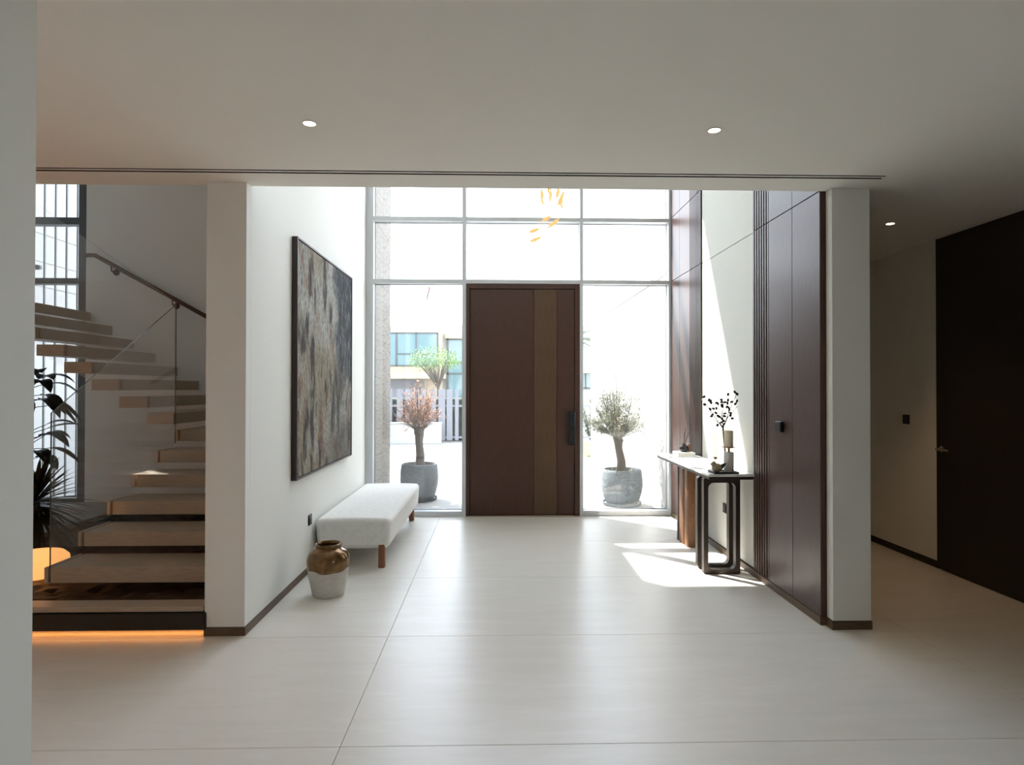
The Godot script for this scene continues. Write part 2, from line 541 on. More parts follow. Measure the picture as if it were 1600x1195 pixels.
func build_shell() -> void:
	# floor: large stone slabs in a grid
	var fl := setting("floor", "pale beige stone floor of large slabs with fine joints", "floor")
	part("grout_bed", MB.new().bx(-6.2, 3.95, -0.2, -0.0025, 4.3, ZG - 0.02), M.grout, fl)
	var xs := [-6.2, -3.85, -0.65, 2.55, 3.95]
	var zs := [4.3, 3.175, 2.01, 0.845, -0.32, -1.485, -2.65, -3.815, -4.98, -6.145, -7.34]
	var k := 0
	for i in xs.size() - 1:
		for j in zs.size() - 1:
			if xs[i + 1] < -3.0 and zs[j] < -3.9:
				continue
			var x0: float = xs[i] + 0.0014
			var x1: float = xs[i + 1] - 0.0014
			var z1: float = zs[j] - 0.0014
			var z0: float = zs[j + 1] + 0.0014
			part("floor_tile", MB.new().box(Vector3.ZERO, Vector3(x1 - x0, 0.02, z1 - z0), 0.0007), [M.tile, M.tile2, M.tile3][(i + j * 2) % 3], fl, Vector3((x0 + x1) * 0.5, -0.01, (z0 + z1) * 0.5))
			k += 1
	# low ceiling with the slot for the air diffuser
	var ce := setting("ceiling", "smooth white plaster ceiling over the near room and corridor", "ceiling")
	part("ceiling_slab", MB.new().bx(-6.2, 3.95, CEIL, 3.05, 4.3, -3.622), M.ceiling, ce)
	part("ceiling_edge", MB.new().bx(-6.2, 2.3, CEIL, 3.05, -3.684, -3.92), M.ceiling, ce)
	part("ceiling_end", MB.new().bx(2.3, 3.95, CEIL, 3.05, -3.622, -6.4), M.ceiling, ce)
	var df := setting("trim_1", "long black twin slot air diffuser set in the ceiling edge", "air diffuser")
	part("slot_box", MB.new().bx(-6.2, 2.3, 2.82, 3.05, -3.622, -3.684), M.void, df)
	part("slot_bar", MB.new().bx(-6.2, 2.3, CEIL + 0.0005, CEIL + 0.003, -3.644, -3.662), M.ceiling, df)
	part("bar_core", MB.new().bx(-6.2, 2.3, CEIL + 0.003, 2.82, -3.645, -3.661), M.void, df)
	part("slot_lining", MB.new().bx(-6.2, 2.3, CEIL + 0.001, 2.82, -3.6225, -3.6235).bx(-6.2, 2.3, CEIL + 0.001, 2.82, -3.6825, -3.6835), M.void, df)
	part("high_ceiling", MB.new().bx(-6.2, 2.4, TOP, TOP + 0.25, -3.7, -7.5), M.ceiling, ce)
	# upper wall above the low ceiling
	var uw := setting("wall_upper", "white wall above the ceiling edge facing the tall hall", "wall")
	part("plaster", MB.new().bx(-6.2, 2.4, 3.05, TOP, -3.7, -3.92), M.paint, uw)
	# left wall of the hall, its near end is the pillar
	var wl := setting("wall_left", "white wall of the hall behind painting and bench", "wall")
	part("plaster", MB.new().bx(-1.76, -1.52, 0, CEIL, -3.845, -3.92, 0.0015), M.paint, wl)
	part("plaster", MB.new().bx(-1.76, -1.52, 0, TOP, -3.92, ZG - 0.15), M.paint, wl)
	var bl := setting("baseboard_left", "brown baseboard along the left white wall and pillar", "baseboard")
	part("board", MB.new().bx(-1.763, -1.515, 0, 0.05, -3.84, -3.85, 0.001).bx(-1.52, -1.515, 0, 0.05, -3.84, -7.33, 0.001), M.base, bl)
	part("shadow_gap", MB.new().bx(-1.76, -1.519, 0.05, 0.054, -3.844, -3.85).bx(-1.521, -1.519, 0.05, 0.054, -3.845, -7.33), M.black, bl)
	# right wall of the hall
	var wr := setting("wall_right", "white partition ending in a pillar right of the wood panels", "wall")
	part("plaster", MB.new().bx(2.095, 2.335, 0, CEIL, -3.86, -3.92, 0.0015), M.paint, wr)
	part("plaster", MB.new().bx(2.095, 2.335, 0, TOP, -3.92, ZG - 0.15), M.paint, wr)
	var br := setting("baseboard_right", "brown baseboard round the right pillar and below the panels", "baseboard")
	part("board", MB.new().bx(2.09, 2.34, 0, 0.05, -3.855, -3.866, 0.001).bx(2.09, 2.096, 0, 0.05, -3.856, -3.935).bx(2.335, 2.341, 0, 0.05, -3.856, -6.1).bx(XR - 0.002, 2.096, 0, 0.05, -3.935, -7.33, 0.001), M.base, br)
	part("shadow_gap", MB.new().bx(2.094, 2.336, 0.05, 0.055, -3.859, -3.866).bx(2.094, 2.0961, 0.05, 0.055, -3.86, -3.935), M.black, br)
	# the near wall at the left edge of the view, and what closes the near room
	var wn := setting("wall_near", "white wall end close to the camera at the left edge", "wall")
	part("plaster", MB.new().bx(-1.55, -1.3, 0, CEIL, 4.0, -1.8, 0.002), M.paint, wn)
	part("plaster", MB.new().bx(-6.2, -1.55, 0, CEIL, -1.55, -1.8), M.paint, wn)
	var wc := setting("wall_corridor", "white corridor wall with the dark door", "wall")
	part("plaster", MB.new().bx(3.69, 3.95, 0, CEIL, -5.165, -6.4), M.paint, wc)
	part("plaster", MB.new().bx(3.69, 3.95, 0, CEIL, 0.7, -2.2).bx(3.69, 3.95, 0, CEIL, 4.3, 1.7).bx(3.69, 3.95, 0, 0.8, 1.7, 0.7).bx(3.69, 3.95, 2.4, CEIL, 1.7, 0.7), M.paint, wc)
	part("plaster", MB.new().bx(2.335, 3.69, 0, CEIL, -6.14, -6.4), M.paint, wc)
	var wb := setting("wall_back", "plain white wall behind the camera", "wall")
	part("plaster", MB.new().bx(-1.55, 3.95, 0, CEIL, 4.0, 4.3), M.paint, wb)
	var w3 := setting("window_3", "plain window in the right wall beside the camera", "window")
	part("window_frame", MB.new().bx(3.78, 3.88, 0.8, 2.4, 0.7, 0.76).bx(3.78, 3.88, 0.8, 2.4, 1.64, 1.7).bx(3.78, 3.88, 2.34, 2.4, 0.76, 1.64).bx(3.78, 3.88, 0.8, 0.86, 0.76, 1.64), M.frame, w3)
	part("pane", MB.new().bx(3.82, 3.832, 0.86, 2.34, 0.76, 1.64), M.pane, w3)
	# stair room
	var ws := setting("wall_stair", "plain plaster wall behind the staircase", "wall")
	part("plaster", MB.new().bx(-4.64, -1.76, 0, TOP, -7.2, -7.48), M.paint, ws)
	part("plaster", MB.new().bx(-6.2, -6.0, 0, TOP, -1.8, -7.48), M.paint, ws)
	part("plaster", MB.new().bx(-6.0, -4.64, 0, 0.19, -7.2, -7.48), M.paint, ws)
	var w2 := setting("window_2", "tall stair window with dark grey frame and transoms", "window")
	var fr := MB.new()
	fr.bx(-4.725, -4.64, 0.19, TOP, -7.2, -7.32, 0.002)
	fr.bx(-6.0, -5.93, 0.19, TOP, -7.2, -7.32, 0.002)
	part("window_frame", fr, M.frame_dark, w2)
	for yy in [[0.19, 0.25], [2.672, 2.736], [3.344, 3.424], [4.5, 4.56], [TOP - 0.06, TOP]]:
		part("transom", MB.new().bx(-5.93, -4.725, yy[0], yy[1], -7.2, -7.32, 0.002), M.frame_dark, w2)
	for yy in [[0.25, 2.672], [2.736, 3.344], [3.424, 4.5], [4.56, TOP - 0.06]]:
		part("pane", MB.new().bx(-5.93, -4.725, yy[0], yy[1], -7.29, -7.302), M.pane, w2)


func build_facade() -> void:
	var w := setting("window_1", "tall grey framed glazing wall round the entrance door", "window")
	var ze := ZG - 0.15
	var jambs := [[-1.52, -1.435], [-0.40, -0.355], [0.979, 1.018], [2.03, 2.095]]
	for j in jambs:
		part("mullion", MB.new().bx(j[0], j[1], 0, TOP, ZG, ze, 0.002), M.frame, w)
	for b in [[-1.435, -0.40], [-0.355, 0.979], [1.018, 2.03]]:
		var rows := [[2.722, 2.768], [3.454, 3.5], [TOP - 0.06, TOP]]
		if b[0] != -0.355:
			rows.append([0.0, 0.062])
		for r in rows:
			part("transom", MB.new().bx(b[0], b[1], r[0], r[1], ZG + 0.001, ze, 0.002), M.frame, w)
		var panes := [[2.768, 3.454], [3.5, TOP - 0.06]]
		if b[0] != -0.355:
			panes.append([0.062, 2.722])
		for r in panes:
			part("pane", MB.new().bx(b[0], b[1], r[0], r[1], ZG - 0.115, ZG - 0.127), M.pane, w)
			# thin dark gasket round the glass
			part("gasket", MB.new().bx(b[0], b[0] + 0.006, r[0], r[1], ZG - 0.108, ZG - 0.114).bx(b[1] - 0.006, b[1], r[0], r[1], ZG - 0.108, ZG - 0.114).bx(b[0], b[1], r[1] - 0.007, r[1], ZG - 0.108, ZG - 0.114).bx(b[0], b[1], r[0], r[0] + 0.006, ZG - 0.108, ZG - 0.114), M.frame_dark, w)
	# entrance door
	var d := setting("door_1", "tall dark brown wooden entrance door with a bronze strip", "door")
	part("door_frame", MB.new().bx(-0.355, -0.313, 0, 2.722, ZG - 0.005, ze, 0.002).bx(0.922, 0.979, 0, 2.722, ZG - 0.005, ze, 0.002).bx(-0.313, 0.922, 2.664, 2.722, ZG - 0.005, ze, 0.002), M.door, d)
	part("leaf_panel", MB.new().bx(-0.307, 0.437, 0.012, 2.658, ZG - 0.02, ze + 0.01, 0.002), M.door, d)
	part("bronze_strip", MB.new().bx(0.440, 0.708, 0.012, 2.658, ZG - 0.018, ze + 0.01, 0.002), M.bronze_strip, d)
	part("leaf_panel", MB.new().bx(0.711, 0.917, 0.012, 2.658, ZG - 0.02, ze + 0.01, 0.002), M.door, d)
	part("leaf_core", MB.new().bx(-0.312, 0.921, 0.004, 2.663, ZG - 0.045, ze + 0.02), M.black, d)
	part("threshold", MB.new().bx(-0.355, 0.979, 0, 0.006, ZG + 0.03, ze), M.tread, d)
	var lk := part("door_lock", MB.new().box(Vector3(0.882, 1.03, ZG + 0.002), Vector3(0.086, 0.39, 0.05), 0.006), M.lock, d)
	part("grip", MB.new().box(Vector3(0.888, 1.13, ZG + 0.045), Vector3(0.06, 0.17, 0.03), 0.006).box(Vector3(0.888, 1.19, ZG + 0.02), Vector3(0.03, 0.03, 0.04), 0.003), M.lock, lk)
	part("keypad", MB.new().box(Vector3(0.888, 0.92, ZG + 0.028), Vector3(0.06, 0.15, 0.008), 0.002), M.black, lk)
	part("sensor", MB.new().box(Vector3(0.888, 1.015, ZG + 0.03), Vector3(0.034, 0.012, 0.012), 0.003), M.black, lk)
	part("strike_plate", MB.new().box(Vector3(0.9195, 0.95, ZG - 0.018), Vector3(0.014, 0.26, 0.012), 0.002), M.bronze_strip, d)


func build_panelling() -> void:
	var p := setting("wall_panelling", "dark wood panelling with ribbed bands and a pale panel", "wall panelling")
	part("backing", MB.new().bx(2.082, 2.0945, 0.05, TOP, -3.94, -7.33), M.black, p)
	var bands := [[0.056, 2.752], [2.758, 3.496], [3.502, TOP]]
	for b in bands:
		for z in [[-3.935, -4.304], [-4.308, -4.68], [-6.612, -6.980], [-6.984, -7.328]]:
			part("wood_panel", MB.new().bx(XR, 2.0815, b[0], b[1], z[0], z[1], 0.0015), M.wood, p)
		for s in [[-4.684, -4.990, 7], [-6.262, -6.610, 8]]:
			var pitch: float = (s[0] - s[1]) / s[2]
			for k in int(s[2]):
				var z0: float = s[0] - k * pitch
				part("slat", MB.new().bx(XR, 2.0815, b[0], b[1], z0 - 0.002, z0 - pitch + 0.016, 0.002), M.wood, p)
		if b[0] < 3.0:
			var y1: float = b[1] if b[0] < 2.0 else TOP
			part("fabric_panel", MB.new().bx(2.07, 2.0815, b[0], y1, -4.993, -6.256, 0.002), M.fabric, p)
	part("end_trim", MB.new().bx(XR, 2.0948, 0.052, TOP, -3.931, -3.9345), M.door, p)
	# devices
	var t := thing("intercom", "small black square control box on the dark wood panels", "switch", Vector3(XR, 1.223, -4.478))
	part("body", MB.new().box(Vector3(-0.013, 0, 0), Vector3(0.026, 0.078, 0.092), 0.004), M.black, t)
	part("face", MB.new().box(Vector3(-0.027, 0, 0), Vector3(0.003, 0.06, 0.074), 0.001), M.lock, t)
	outlet("black wall socket on the pale panel under the console table", Vector3(2.07, 0.416, -5.63), Vector3(-1, 0, 0))
	outlet("black wall socket beside the bench on the left wall", Vector3(-1.52, 0.425, -5.16), Vector3(1, 0, 0))


func outlet(label: String, at: Vector3, n: Vector3) -> void:
	var t := thing("wall_socket", label, "wall socket", at, "black wall sockets")
	part("plate", MB.new().box(n * 0.004, Vector3(0.008, 0.086, 0.086), 0.002), M.black, t)
	part("socket", MB.new().box(n * 0.009, Vector3(0.004, 0.05, 0.05), 0.001), M.lock, t)


func build_corridor() -> void:
	var bc := setting("baseboard_corridor", "dark brown baseboard along the corridor walls", "baseboard")
	part("board", MB.new().bx(3.684, 3.69, 0, 0.06, -5.165, -6.14, 0.001).bx(2.34, 3.69, 0, 0.06, -6.134, -6.14, 0.001), M.dark_wood, bc)
	var d := setting("door_2", "tall near black wooden corridor door with lever handle", "door")
	part("door_leaf", MB.new().bx(3.68, 3.74, 0.006, CEIL - 0.004, -4.205, -5.145, 0.002), M.dark_wood, d)
	part("side_panel", MB.new().bx(3.68, 3.74, 0.006, CEIL - 0.004, -3.2, -4.2, 0.002), M.dark_wood, d)
	part("side_panel", MB.new().bx(3.68, 3.74, 0.006, CEIL - 0.004, -2.2, -3.195, 0.002), M.dark_wood, d)
	part("door_frame", MB.new().bx(3.685, 3.95, 0, CEIL, -5.15, -5.165).bx(3.742, 3.95, 0, CEIL, -2.2, -5.15), M.dark_wood, d)
	var h := part("handle", MB.new().tube([Vector3(3.68, 1.0, -5.09), Vector3(3.635, 1.0, -5.09)], [0.01, 0.01], 12).tube([Vector3(3.635, 1.0, -5.098), Vector3(3.632, 1.0, -5.05), Vector3(3.632, 0.998, -4.95)], [0.011, 0.011, 0.009], 12), M.chrome, d)
	part("rose", MB.new().lathe([Vector2(0, 0.008), Vector2(0.026, 0.008), Vector2(0.026, 0)], 24, Vector3(3.68, 1.0, -5.09), Basis(Vector3(0, 0, 1), PI / 2)), M.chrome, h)
	var s := thing("light_switch", "black square light switch on the dim corridor wall", "switch", Vector3(3.69, 1.222, -5.555))
	part("plate", MB.new().box(Vector3(-0.004, 0, 0), Vector3(0.008, 0.084, 0.09), 0.002), M.black, s)
	part("rocker", MB.new().box(Vector3(-0.009, 0, 0), Vector3(0.004, 0.06, 0.064), 0.001), M.black, s)


# ------------------------------------------------------------------ outside
func build_outside() -> void:
	var g := setting("ground", "sunlit pale paving of the forecourt and street", "ground")
	part("paving", MB.new().bx(-30, 30, -0.3, -0.03, ZG - 0.15, -80).bx(-30, 30, -0.3, -0.03, 4.3, 30).bx(-30, -6.2, -0.3, -0.03, 4.3, ZG - 0.15).bx(3.95, 30, -0.3, -0.03, 4.3, ZG - 0.15), M.paving, g)
	for i in 8:
		for j in 7:
			var z0 := ZG - 0.152 - j * 1.2
			part("paving_slab", MB.new().box(Vector3(-2.8 + i * 0.6 + 0.3, -0.018, z0 - 0.6), Vector3(0.597, 0.03, 1.197), 0.002), M.paving, g)
	var ww := setting("wall_left_outside", "veined travertine wing wall outside left of the glazing", "wall")
	for k in 8:
		var y0 := -0.02 + k * 0.7
		part("stone_slab", MB.new().bx(-1.80, -1.45, y0, y0 + 0.699, ZG - 0.155, -8.62, 0.002), M.travertine, ww)
	var bw := setting("wall_right_outside", "bright white boundary wall running out from the glazing", "wall")
	part("plaster", MB.new().bx(2.09, 2.35, -0.03, 2.9, ZG - 0.155, -13.85), M.white_wall, bw)
	part("coping", MB.new().bx(2.08, 2.36, 2.9, 2.96, ZG - 0.155, -13.87, 0.004), M.white_wall, bw)
	var lw := setting("wall_far_left_outside", "pale neighbouring wall with long grooves seen through stair window", "wall")
	var ys := [-0.03, 2.3, 2.9, 3.24, 3.63, 5.0, 8.0]
	for k in ys.size() - 1:
		part("wall_panel", MB.new().bx(-6.7, -6.3, ys[k], ys[k + 1] - 0.014, ZG - 0.6, -22), M.pale_wall, lw)
	part("backing", MB.new().bx(-6.69, -6.312, -0.03, 7.9, ZG - 0.62, -21.9), M.pale_wall, lw)
	var sc := thing("security_camera", "small dark security camera on the pale neighbouring wall", "camera", Vector3(-6.3, 3.13, -8.66))
	part("bracket", MB.new().tube([Vector3(0, 0.02, 0), Vector3(0.07, 0.02, 0), Vector3(0.09, 0, 0)], [0.018, 0.015, 0.015], 8), M.lock, sc)
	part("housing", MB.new().tube([Vector3(0.07, 0.005, -0.03), Vector3(0.12, -0.015, 0.08)], [0.035, 0.035], 12), M.lock, sc)
	# fins before the stair window
	var fs := thing("fin_screen", "row of slim dark upright fins outside the stair window", "screen", Vector3(-5.4, 0, -7.55))
	for k in 9:
		part("fin", MB.new().bx(-0.6 + k * 0.1285, -0.585 + k * 0.1285, -0.03, TOP, -0.012, 0.012, 0.002), M.frame_dark, fs)
	# potted olive trees
	olive("potted_tree", "potted tree with dry orange leaves left of the door", Vector3(-1.03, -0.003, -8.45), 0.255, 0.49, M.concrete, M.kerb, M.dry_leaf, Vector3(0.0, 0.93, 0), 0.34, 0.82, 66, 6, 0.056)
	olive("potted_tree", "potted olive tree with grey green leaves right of the door", Vector3(1.62, -0.003, -8.06), 0.265, 0.46, M.concrete_pale, M.concrete_pale, M.olive_leaf, Vector3(-0.045, 0.86, 0), 0.46, 0.88, 115, 8, 0.052)
	# street fence and planter wall
	var f := thing("slat_fence", "white upright slat fence across the street front", "fence", Vector3(-2.2, -0.03, -17.6))
	part("rail", MB.new().bx(-3.0, 6.0, 0.12, 0.17, -0.05, -0.03).bx(-3.0, 6.0, 1.0, 1.05, -0.05, -0.03), M.fence, f)
	for k in 30:
		var wd: float = [0.16, 0.10, 0.16, 0.19][k % 4]
		var x := -2.9 + k * 0.232
		part("slat", MB.new().bx(x, x + wd, 0.06, 1.49, -0.03, 0.0, 0.003), M.fence, f)
	var hd := thing("hedge", "dim green hedge growing behind the slat fence", "hedge", Vector3(-1.5, -0.03, -18.4))
	var hl := MB.new()
	hl.rbox(Vector3(0, 0.62, 0), Vector3(6.4, 1.24, 0.5), 0.1, 2)
	for k in 1400:
		hl.leaf(Vector3(rng.randf_range(-3.2, 3.2), rng.randf_range(0.05, 1.25), rng.randf_range(0.2, 0.3)), Vector3(rng.randf_range(-1, 1), rng.randf_range(-0.5, 1), rng.randf_range(0, 1)), 0.1, 0.04, 0.2, 2)
	part("foliage", hl, M.hedge, hd).set_meta("kind", "stuff")
	var pw := thing("planter_wall", "low white wall in front of the slat fence", "low wall", Vector3(-2.6, -0.03, -17.3))
	part("block", MB.new().bx(-1.2, 1.09, 0, 0.55, -0.15, 0.15, 0.006), M.white_wall, pw)
	part("coping", MB.new().bx(-1.22, 1.11, 0.55, 0.58, -0.17, 0.17, 0.004), M.white_wall, pw)
	# neighbouring house
	var h := thing("house", "cream and white two storey house across the street", "house", Vector3(-3.0, -0.03, -26.0))
	part("wall", MB.new().bx(-6, 12, 0, 4.2, -8, -0.5), M.house, h)
	part("wall", MB.new().bx(-6, 0.75, 2.05, 4.02, -0.6, 0.0), M.cream, h)
	part("canopy", MB.new().bx(-6, 0.9, 1.9, 2.12, -0.6, 0.5, 0.01), M.cream, h)
	part("pier", MB.new().bx(0.05, 0.75, 0, 1.9, -0.5, -0.1), M.cream, h)
	part("garage_door", MB.new().bx(-5.0, -0.2, 0, 1.85, -0.5, -0.44), M.fence, h)
	var wn := part("window", MB.new().bx(-3.4, 0.58, 2.42, 2.47, -0.05, 0.03).bx(-3.4, 0.58, 3.76, 3.82, -0.05, 0.03).bx(-1.16, -1.08, 2.42, 3.8, -0.05, 0.03).bx(-0.34, -0.29, 2.42, 3.8, -0.05, 0.03).bx(0.54, 0.6, 2.42, 3.8, -0.05, 0.03).bx(-1.1, 0.58, 2.90, 2.95, -0.05, 0.03), M.house_frame, h)
	for q in [[-3.4, -1.16, 2.47, 3.76], [-1.08, -0.34, 2.95, 3.76], [-0.29, 0.54, 2.95, 3.76], [-1.08, -0.34, 2.47, 2.9], [-0.29, 0.54, 2.47, 2.9]]:
		part("pane", MB.new().bx(q[0], q[1], q[2], q[3], -0.03, 0.01), M.house_glass, wn)
	part("window_surround", MB.new().bx(0.85, 3.0, 3.6, 3.8, -0.55, -0.3), M.cream, h)
	var w4 := part("window", MB.new().bx(0.92, 1.0, 0.3, 3.6, -0.5, -0.36).bx(1.6, 1.66, 0.3, 3.6, -0.5, -0.36).bx(0.92, 2.6, 2.55, 2.62, -0.5, -0.36).bx(0.92, 2.6, 2.1, 2.16, -0.5, -0.36).bx(0.92, 2.6, 3.54, 3.6, -0.5, -0.36), M.house_frame, h)
	for q in [[1.0, 1.6, 2.62, 3.54], [1.66, 2.6, 2.62, 3.54], [1.0, 1.6, 2.16, 2.55], [1.66, 2.6, 2.16, 2.55], [1.0, 1.6, 0.3, 2.1], [1.66, 2.6, 0.3, 2.1]]:
		part("pane", MB.new().bx(q[0], q[1], q[2], q[3], -0.48, -0.4), M.house_glass, w4)
	part("canopy", MB.new().bx(6.2, 9, 2.15, 2.4, -0.5, 0.1), M.cream, h)
	var w5 := part("window", MB.new().bx(6.3, 8.5, 1.5, 1.56, -0.5, -0.4).bx(6.3, 6.36, 1.5, 2.15, -0.5, -0.4).bx(6.75, 6.8, 1.5, 2.15, -0.5, -0.4), M.house_frame, h)
	part("pane", MB.new().bx(6.36, 8.5, 1.56, 2.15, -0.48, -0.43), M.house_glass, w5)
	var fl := thing("flag", "small limp flag on a thin pole above the house roof", "flag", Vector3(-2.95, 4.17, -27.2))
	part("pole", MB.new().tube([Vector3(0.06, 0, 0), Vector3(0.06, 1.85, 0)], [0.012, 0.01], 8), M.white, fl)
	part("cloth", MB.new().leaf(Vector3(0.06, 1.78, 0), Vector3(-0.1, -1, 0.05), 0.4, 0.12, 0.0, 4, Vector3(0.8, 0.1, 0.5)), M.red, fl)
	part("cloth", MB.new().leaf(Vector3(0.0, 1.52, 0.02), Vector3(-0.12, -1, 0.0), 0.45, 0.13, 0.0, 4, Vector3(0.8, 0.1, 0.4)), M.house_frame, fl)
	street_tree()
	# greenery seen past the right edge of the door
	var lawn := setting("lawn", "strip of bright green lawn beyond the boundary wall", "lawn")
	part("turf", MB.new().bx(1.9, 6.0, -0.03, 0.0, -13.9, -17.3), M.grass, lawn)
	palm(Vector3(2.5, -0.03, -20.5))
	for s in [[2.75, -18.3, 0.75, 1.3], [4.0, -18.6, 0.8, 1.7]]:
		var sh := thing("shrub", ["grey green shrub by the lawn nearer the door", "taller grey green shrub further along the lawn"][0 if s[0] < 3 else 1], "shrub", Vector3(s[0], -0.03, s[1]), "shrubs by the lawn")
		var lf := MB.new()
		var st := MB.new()
		for k in 14:
			var a := rng.randf() * TAU
			var tip := Vector3(cos(a) * s[2] * 0.5, s[3] * rng.randf_range(0.5, 1.0), sin(a) * s[2] * 0.5)
			st.tube([Vector3.ZERO, tip * 0.5 + Vector3(0, 0.05, 0), tip], [0.012, 0.008, 0.004], 4, false)
			for n in 26:
				var p := tip * rng.randf_range(0.15, 1.0)
				lf.leaf(p, Vector3(rng.randf_range(-1, 1), rng.randf_range(-0.2, 1), rng.randf_range(-1, 1)), 0.12, 0.045, 0.2, 2)
		part("stem", st, M.stem, sh)
		part("foliage", lf, M.palm_leaf, sh).set_meta("kind", "stuff")


func olive(called: String, label: String, at: Vector3, r: float, h: float, pot_mat: Material, saucer_mat: Material, leaf_mat: Material, crown: Vector3, cr: float, ch: float, shoots: int, per: int, tr: float) -> void:
	var t := thing(called, label, "potted tree", at, "potted trees by the entrance")
	part("pot", MB.new().lathe([Vector2(0, 0.02), Vector2(r * 0.73, 0.02), Vector2(r * 0.77, 0.04), Vector2(r * 0.87, h * 0.2), Vector2(r * 0.95, h * 0.37), Vector2(r, h * 0.55), Vector2(r * 0.99, h * 0.75), Vector2(r * 0.95, h * 0.92), Vector2(r * 0.925, h * 0.985), Vector2(r * 0.90, h), Vector2(r * 0.85, h), Vector2(r * 0.83, h * 0.97), Vector2(r * 0.84, h * 0.86)], 40), pot_mat, t)
	part("saucer", MB.new().lathe([Vector2(0, 0), Vector2(r * 0.86, 0), Vector2(r * 0.93, 0.02), Vector2(r * 0.95, 0.045), Vector2(r * 0.92, 0.045), Vector2(r * 0.90, 0.022), Vector2(0, 0.02)], 36), saucer_mat, t)
	part("soil", MB.new().lathe([Vector2(r * 0.845, h * 0.87), Vector2(r * 0.4, h * 0.9), Vector2(0, h * 0.91)], 24), M.soil, t)
	var tk := MB.new()
	var b := Vector3(crown.x * 0.2, h * 0.86, 0)
	tk.tube([b, b.lerp(crown, 0.35) + Vector3(0.014, 0, 0.01), b.lerp(crown, 0.7) - Vector3(0.006, 0, 0), crown - Vector3(0, 0.04, 0), crown + Vector3(-0.01, 0.02, 0), crown + Vector3(-0.012, 0.06, 0)], [tr * 1.2, tr * 1.05, tr * 0.9, tr * 1.1, tr * 1.2, tr * 0.7], 12)
	for k in 5:
		var a := TAU * k / 5.0 + 0.4
		tk.blob(crown + Vector3(cos(a) * tr * 0.8, rng.randf_range(-0.06, 0.03), sin(a) * tr * 0.8), Vector3(tr * 0.5, tr * 0.5, tr * 0.5), 8, 6)
	part("trunk", tk, M.bark, t)
	var br := MB.new()
	var lf := MB.new()
	for k in shoots:
		var a := rng.randf() * TAU
		var e := sqrt(rng.randf()) * 1.45
		var out := Vector3(cos(a) * sin(e) * cr, cos(e) * ch * rng.randf_range(0.75, 1.0) + 0.02, sin(a) * sin(e) * cr) * rng.randf_range(0.75, 1.05)
		var p0 := crown + Vector3(cos(a), 0.2, sin(a)) * tr * 0.8
		var p1 := crown + out * 0.45 + Vector3(cos(a), 0, sin(a)) * 0.04 + Vector3(0, 0.03, 0)
		var p2 := crown + out
		br.tube([p0, p1, p2], [0.0055, 0.0032, 0.0014], 4, false)
		for n in per:
			var u := rng.randf_range(0.3, 0.95)
			var q := p0.lerp(p1, u / 0.5) if u < 0.5 else p1.lerp(p2, (u - 0.5) * 2.0)
			var dr := Vector3(rng.randf_range(-1, 1), rng.randf_range(-0.3, 1.0), rng.randf_range(-1, 1)).normalized()
			var q1 := q + dr * rng.randf_range(0.07, 0.15)
			br.tube([q, q1], [0.0018, 0.0009], 3, false)
			for m in 9:
				var w := q.lerp(q1, rng.randf_range(0.1, 1.0))
				lf.leaf(w, dr + Vector3(rng.randf_range(-1, 1), rng.randf_range(-0.8, 0.8), rng.randf_range(-1, 1)), rng.randf_range(0.022, 0.042), 0.010, 0.2, 2)
	part("branches", br, M.bark, t)
	part("foliage", lf, leaf_mat, t).set_meta("kind", "stuff")
	# low growth in the pot
	var lo := MB.new()
	for k in 90:
		var a := rng.randf() * TAU
		var rr := r * 0.8 * sqrt(rng.randf())
		lo.leaf(Vector3(cos(a) * rr, h * 0.88, sin(a) * rr), Vector3(rng.randf_range(-0.6, 0.6), 1, rng.randf_range(-0.6, 0.6)), rng.randf_range(0.03, 0.10 if leaf_mat == M.olive_leaf else 0.05), 0.012, 0.3, 2)
	part("low_growth", lo, leaf_mat, t).set_meta("kind", "stuff")


func street_tree() -> void:
	var t := thing("street_tree", "light green spreading tree behind the slat fence", "tree", Vector3(-2.05, -0.03, -22.0))
	part("trunk", MB.new().tube([Vector3(0, 0, 0), Vector3(0.03, 0.9, 0), Vector3(0.02, 1.6, 0)], [0.07, 0.055, 0.05], 8), M.bark, t)
	var br := MB.new()
	var lf := MB.new()
	var mid := Vector3(-0.12, 2.42, 0)
	for k in 30:
		var a := TAU * k / 30.0 + rng.randf() * 0.3
		var rad := sqrt(rng.randf()) * 0.95
		var tip := mid + Vector3(cos(a) * 0.85 * rad, rng.randf_range(-0.2, 0.55) * (1.1 - rad), sin(a) * 0.85 * rad)
		br.tube([Vector3(0.02, 1.5, 0), Vector3(0.02, 1.5, 0).lerp(tip, 0.5) + Vector3(0, 0.06, 0), tip], [0.026, 0.016, 0.006], 5, false)
	for k in 2300:
		var a := rng.randf() * TAU
		var rad := sqrt(rng.randf())
		var top := sqrt(maxf(0.0, 1.0 - rad * rad))
		var p := mid + Vector3(cos(a) * 0.9 * rad, rng.randf_range(-0.28, 0.62) * top + rng.randf_range(-0.08, 0.08), sin(a) * 0.9 * rad)
		lf.leaf(p, Vector3(rng.randf_range(-1, 1), rng.randf_range(-0.5, 0.6), rng.randf_range(-1, 1)), 0.085, 0.03, 0.3, 2)
	part("branches", br, M.bark, t)
	part("foliage", lf, M.green_leaf, t).set_meta("kind", "stuff")


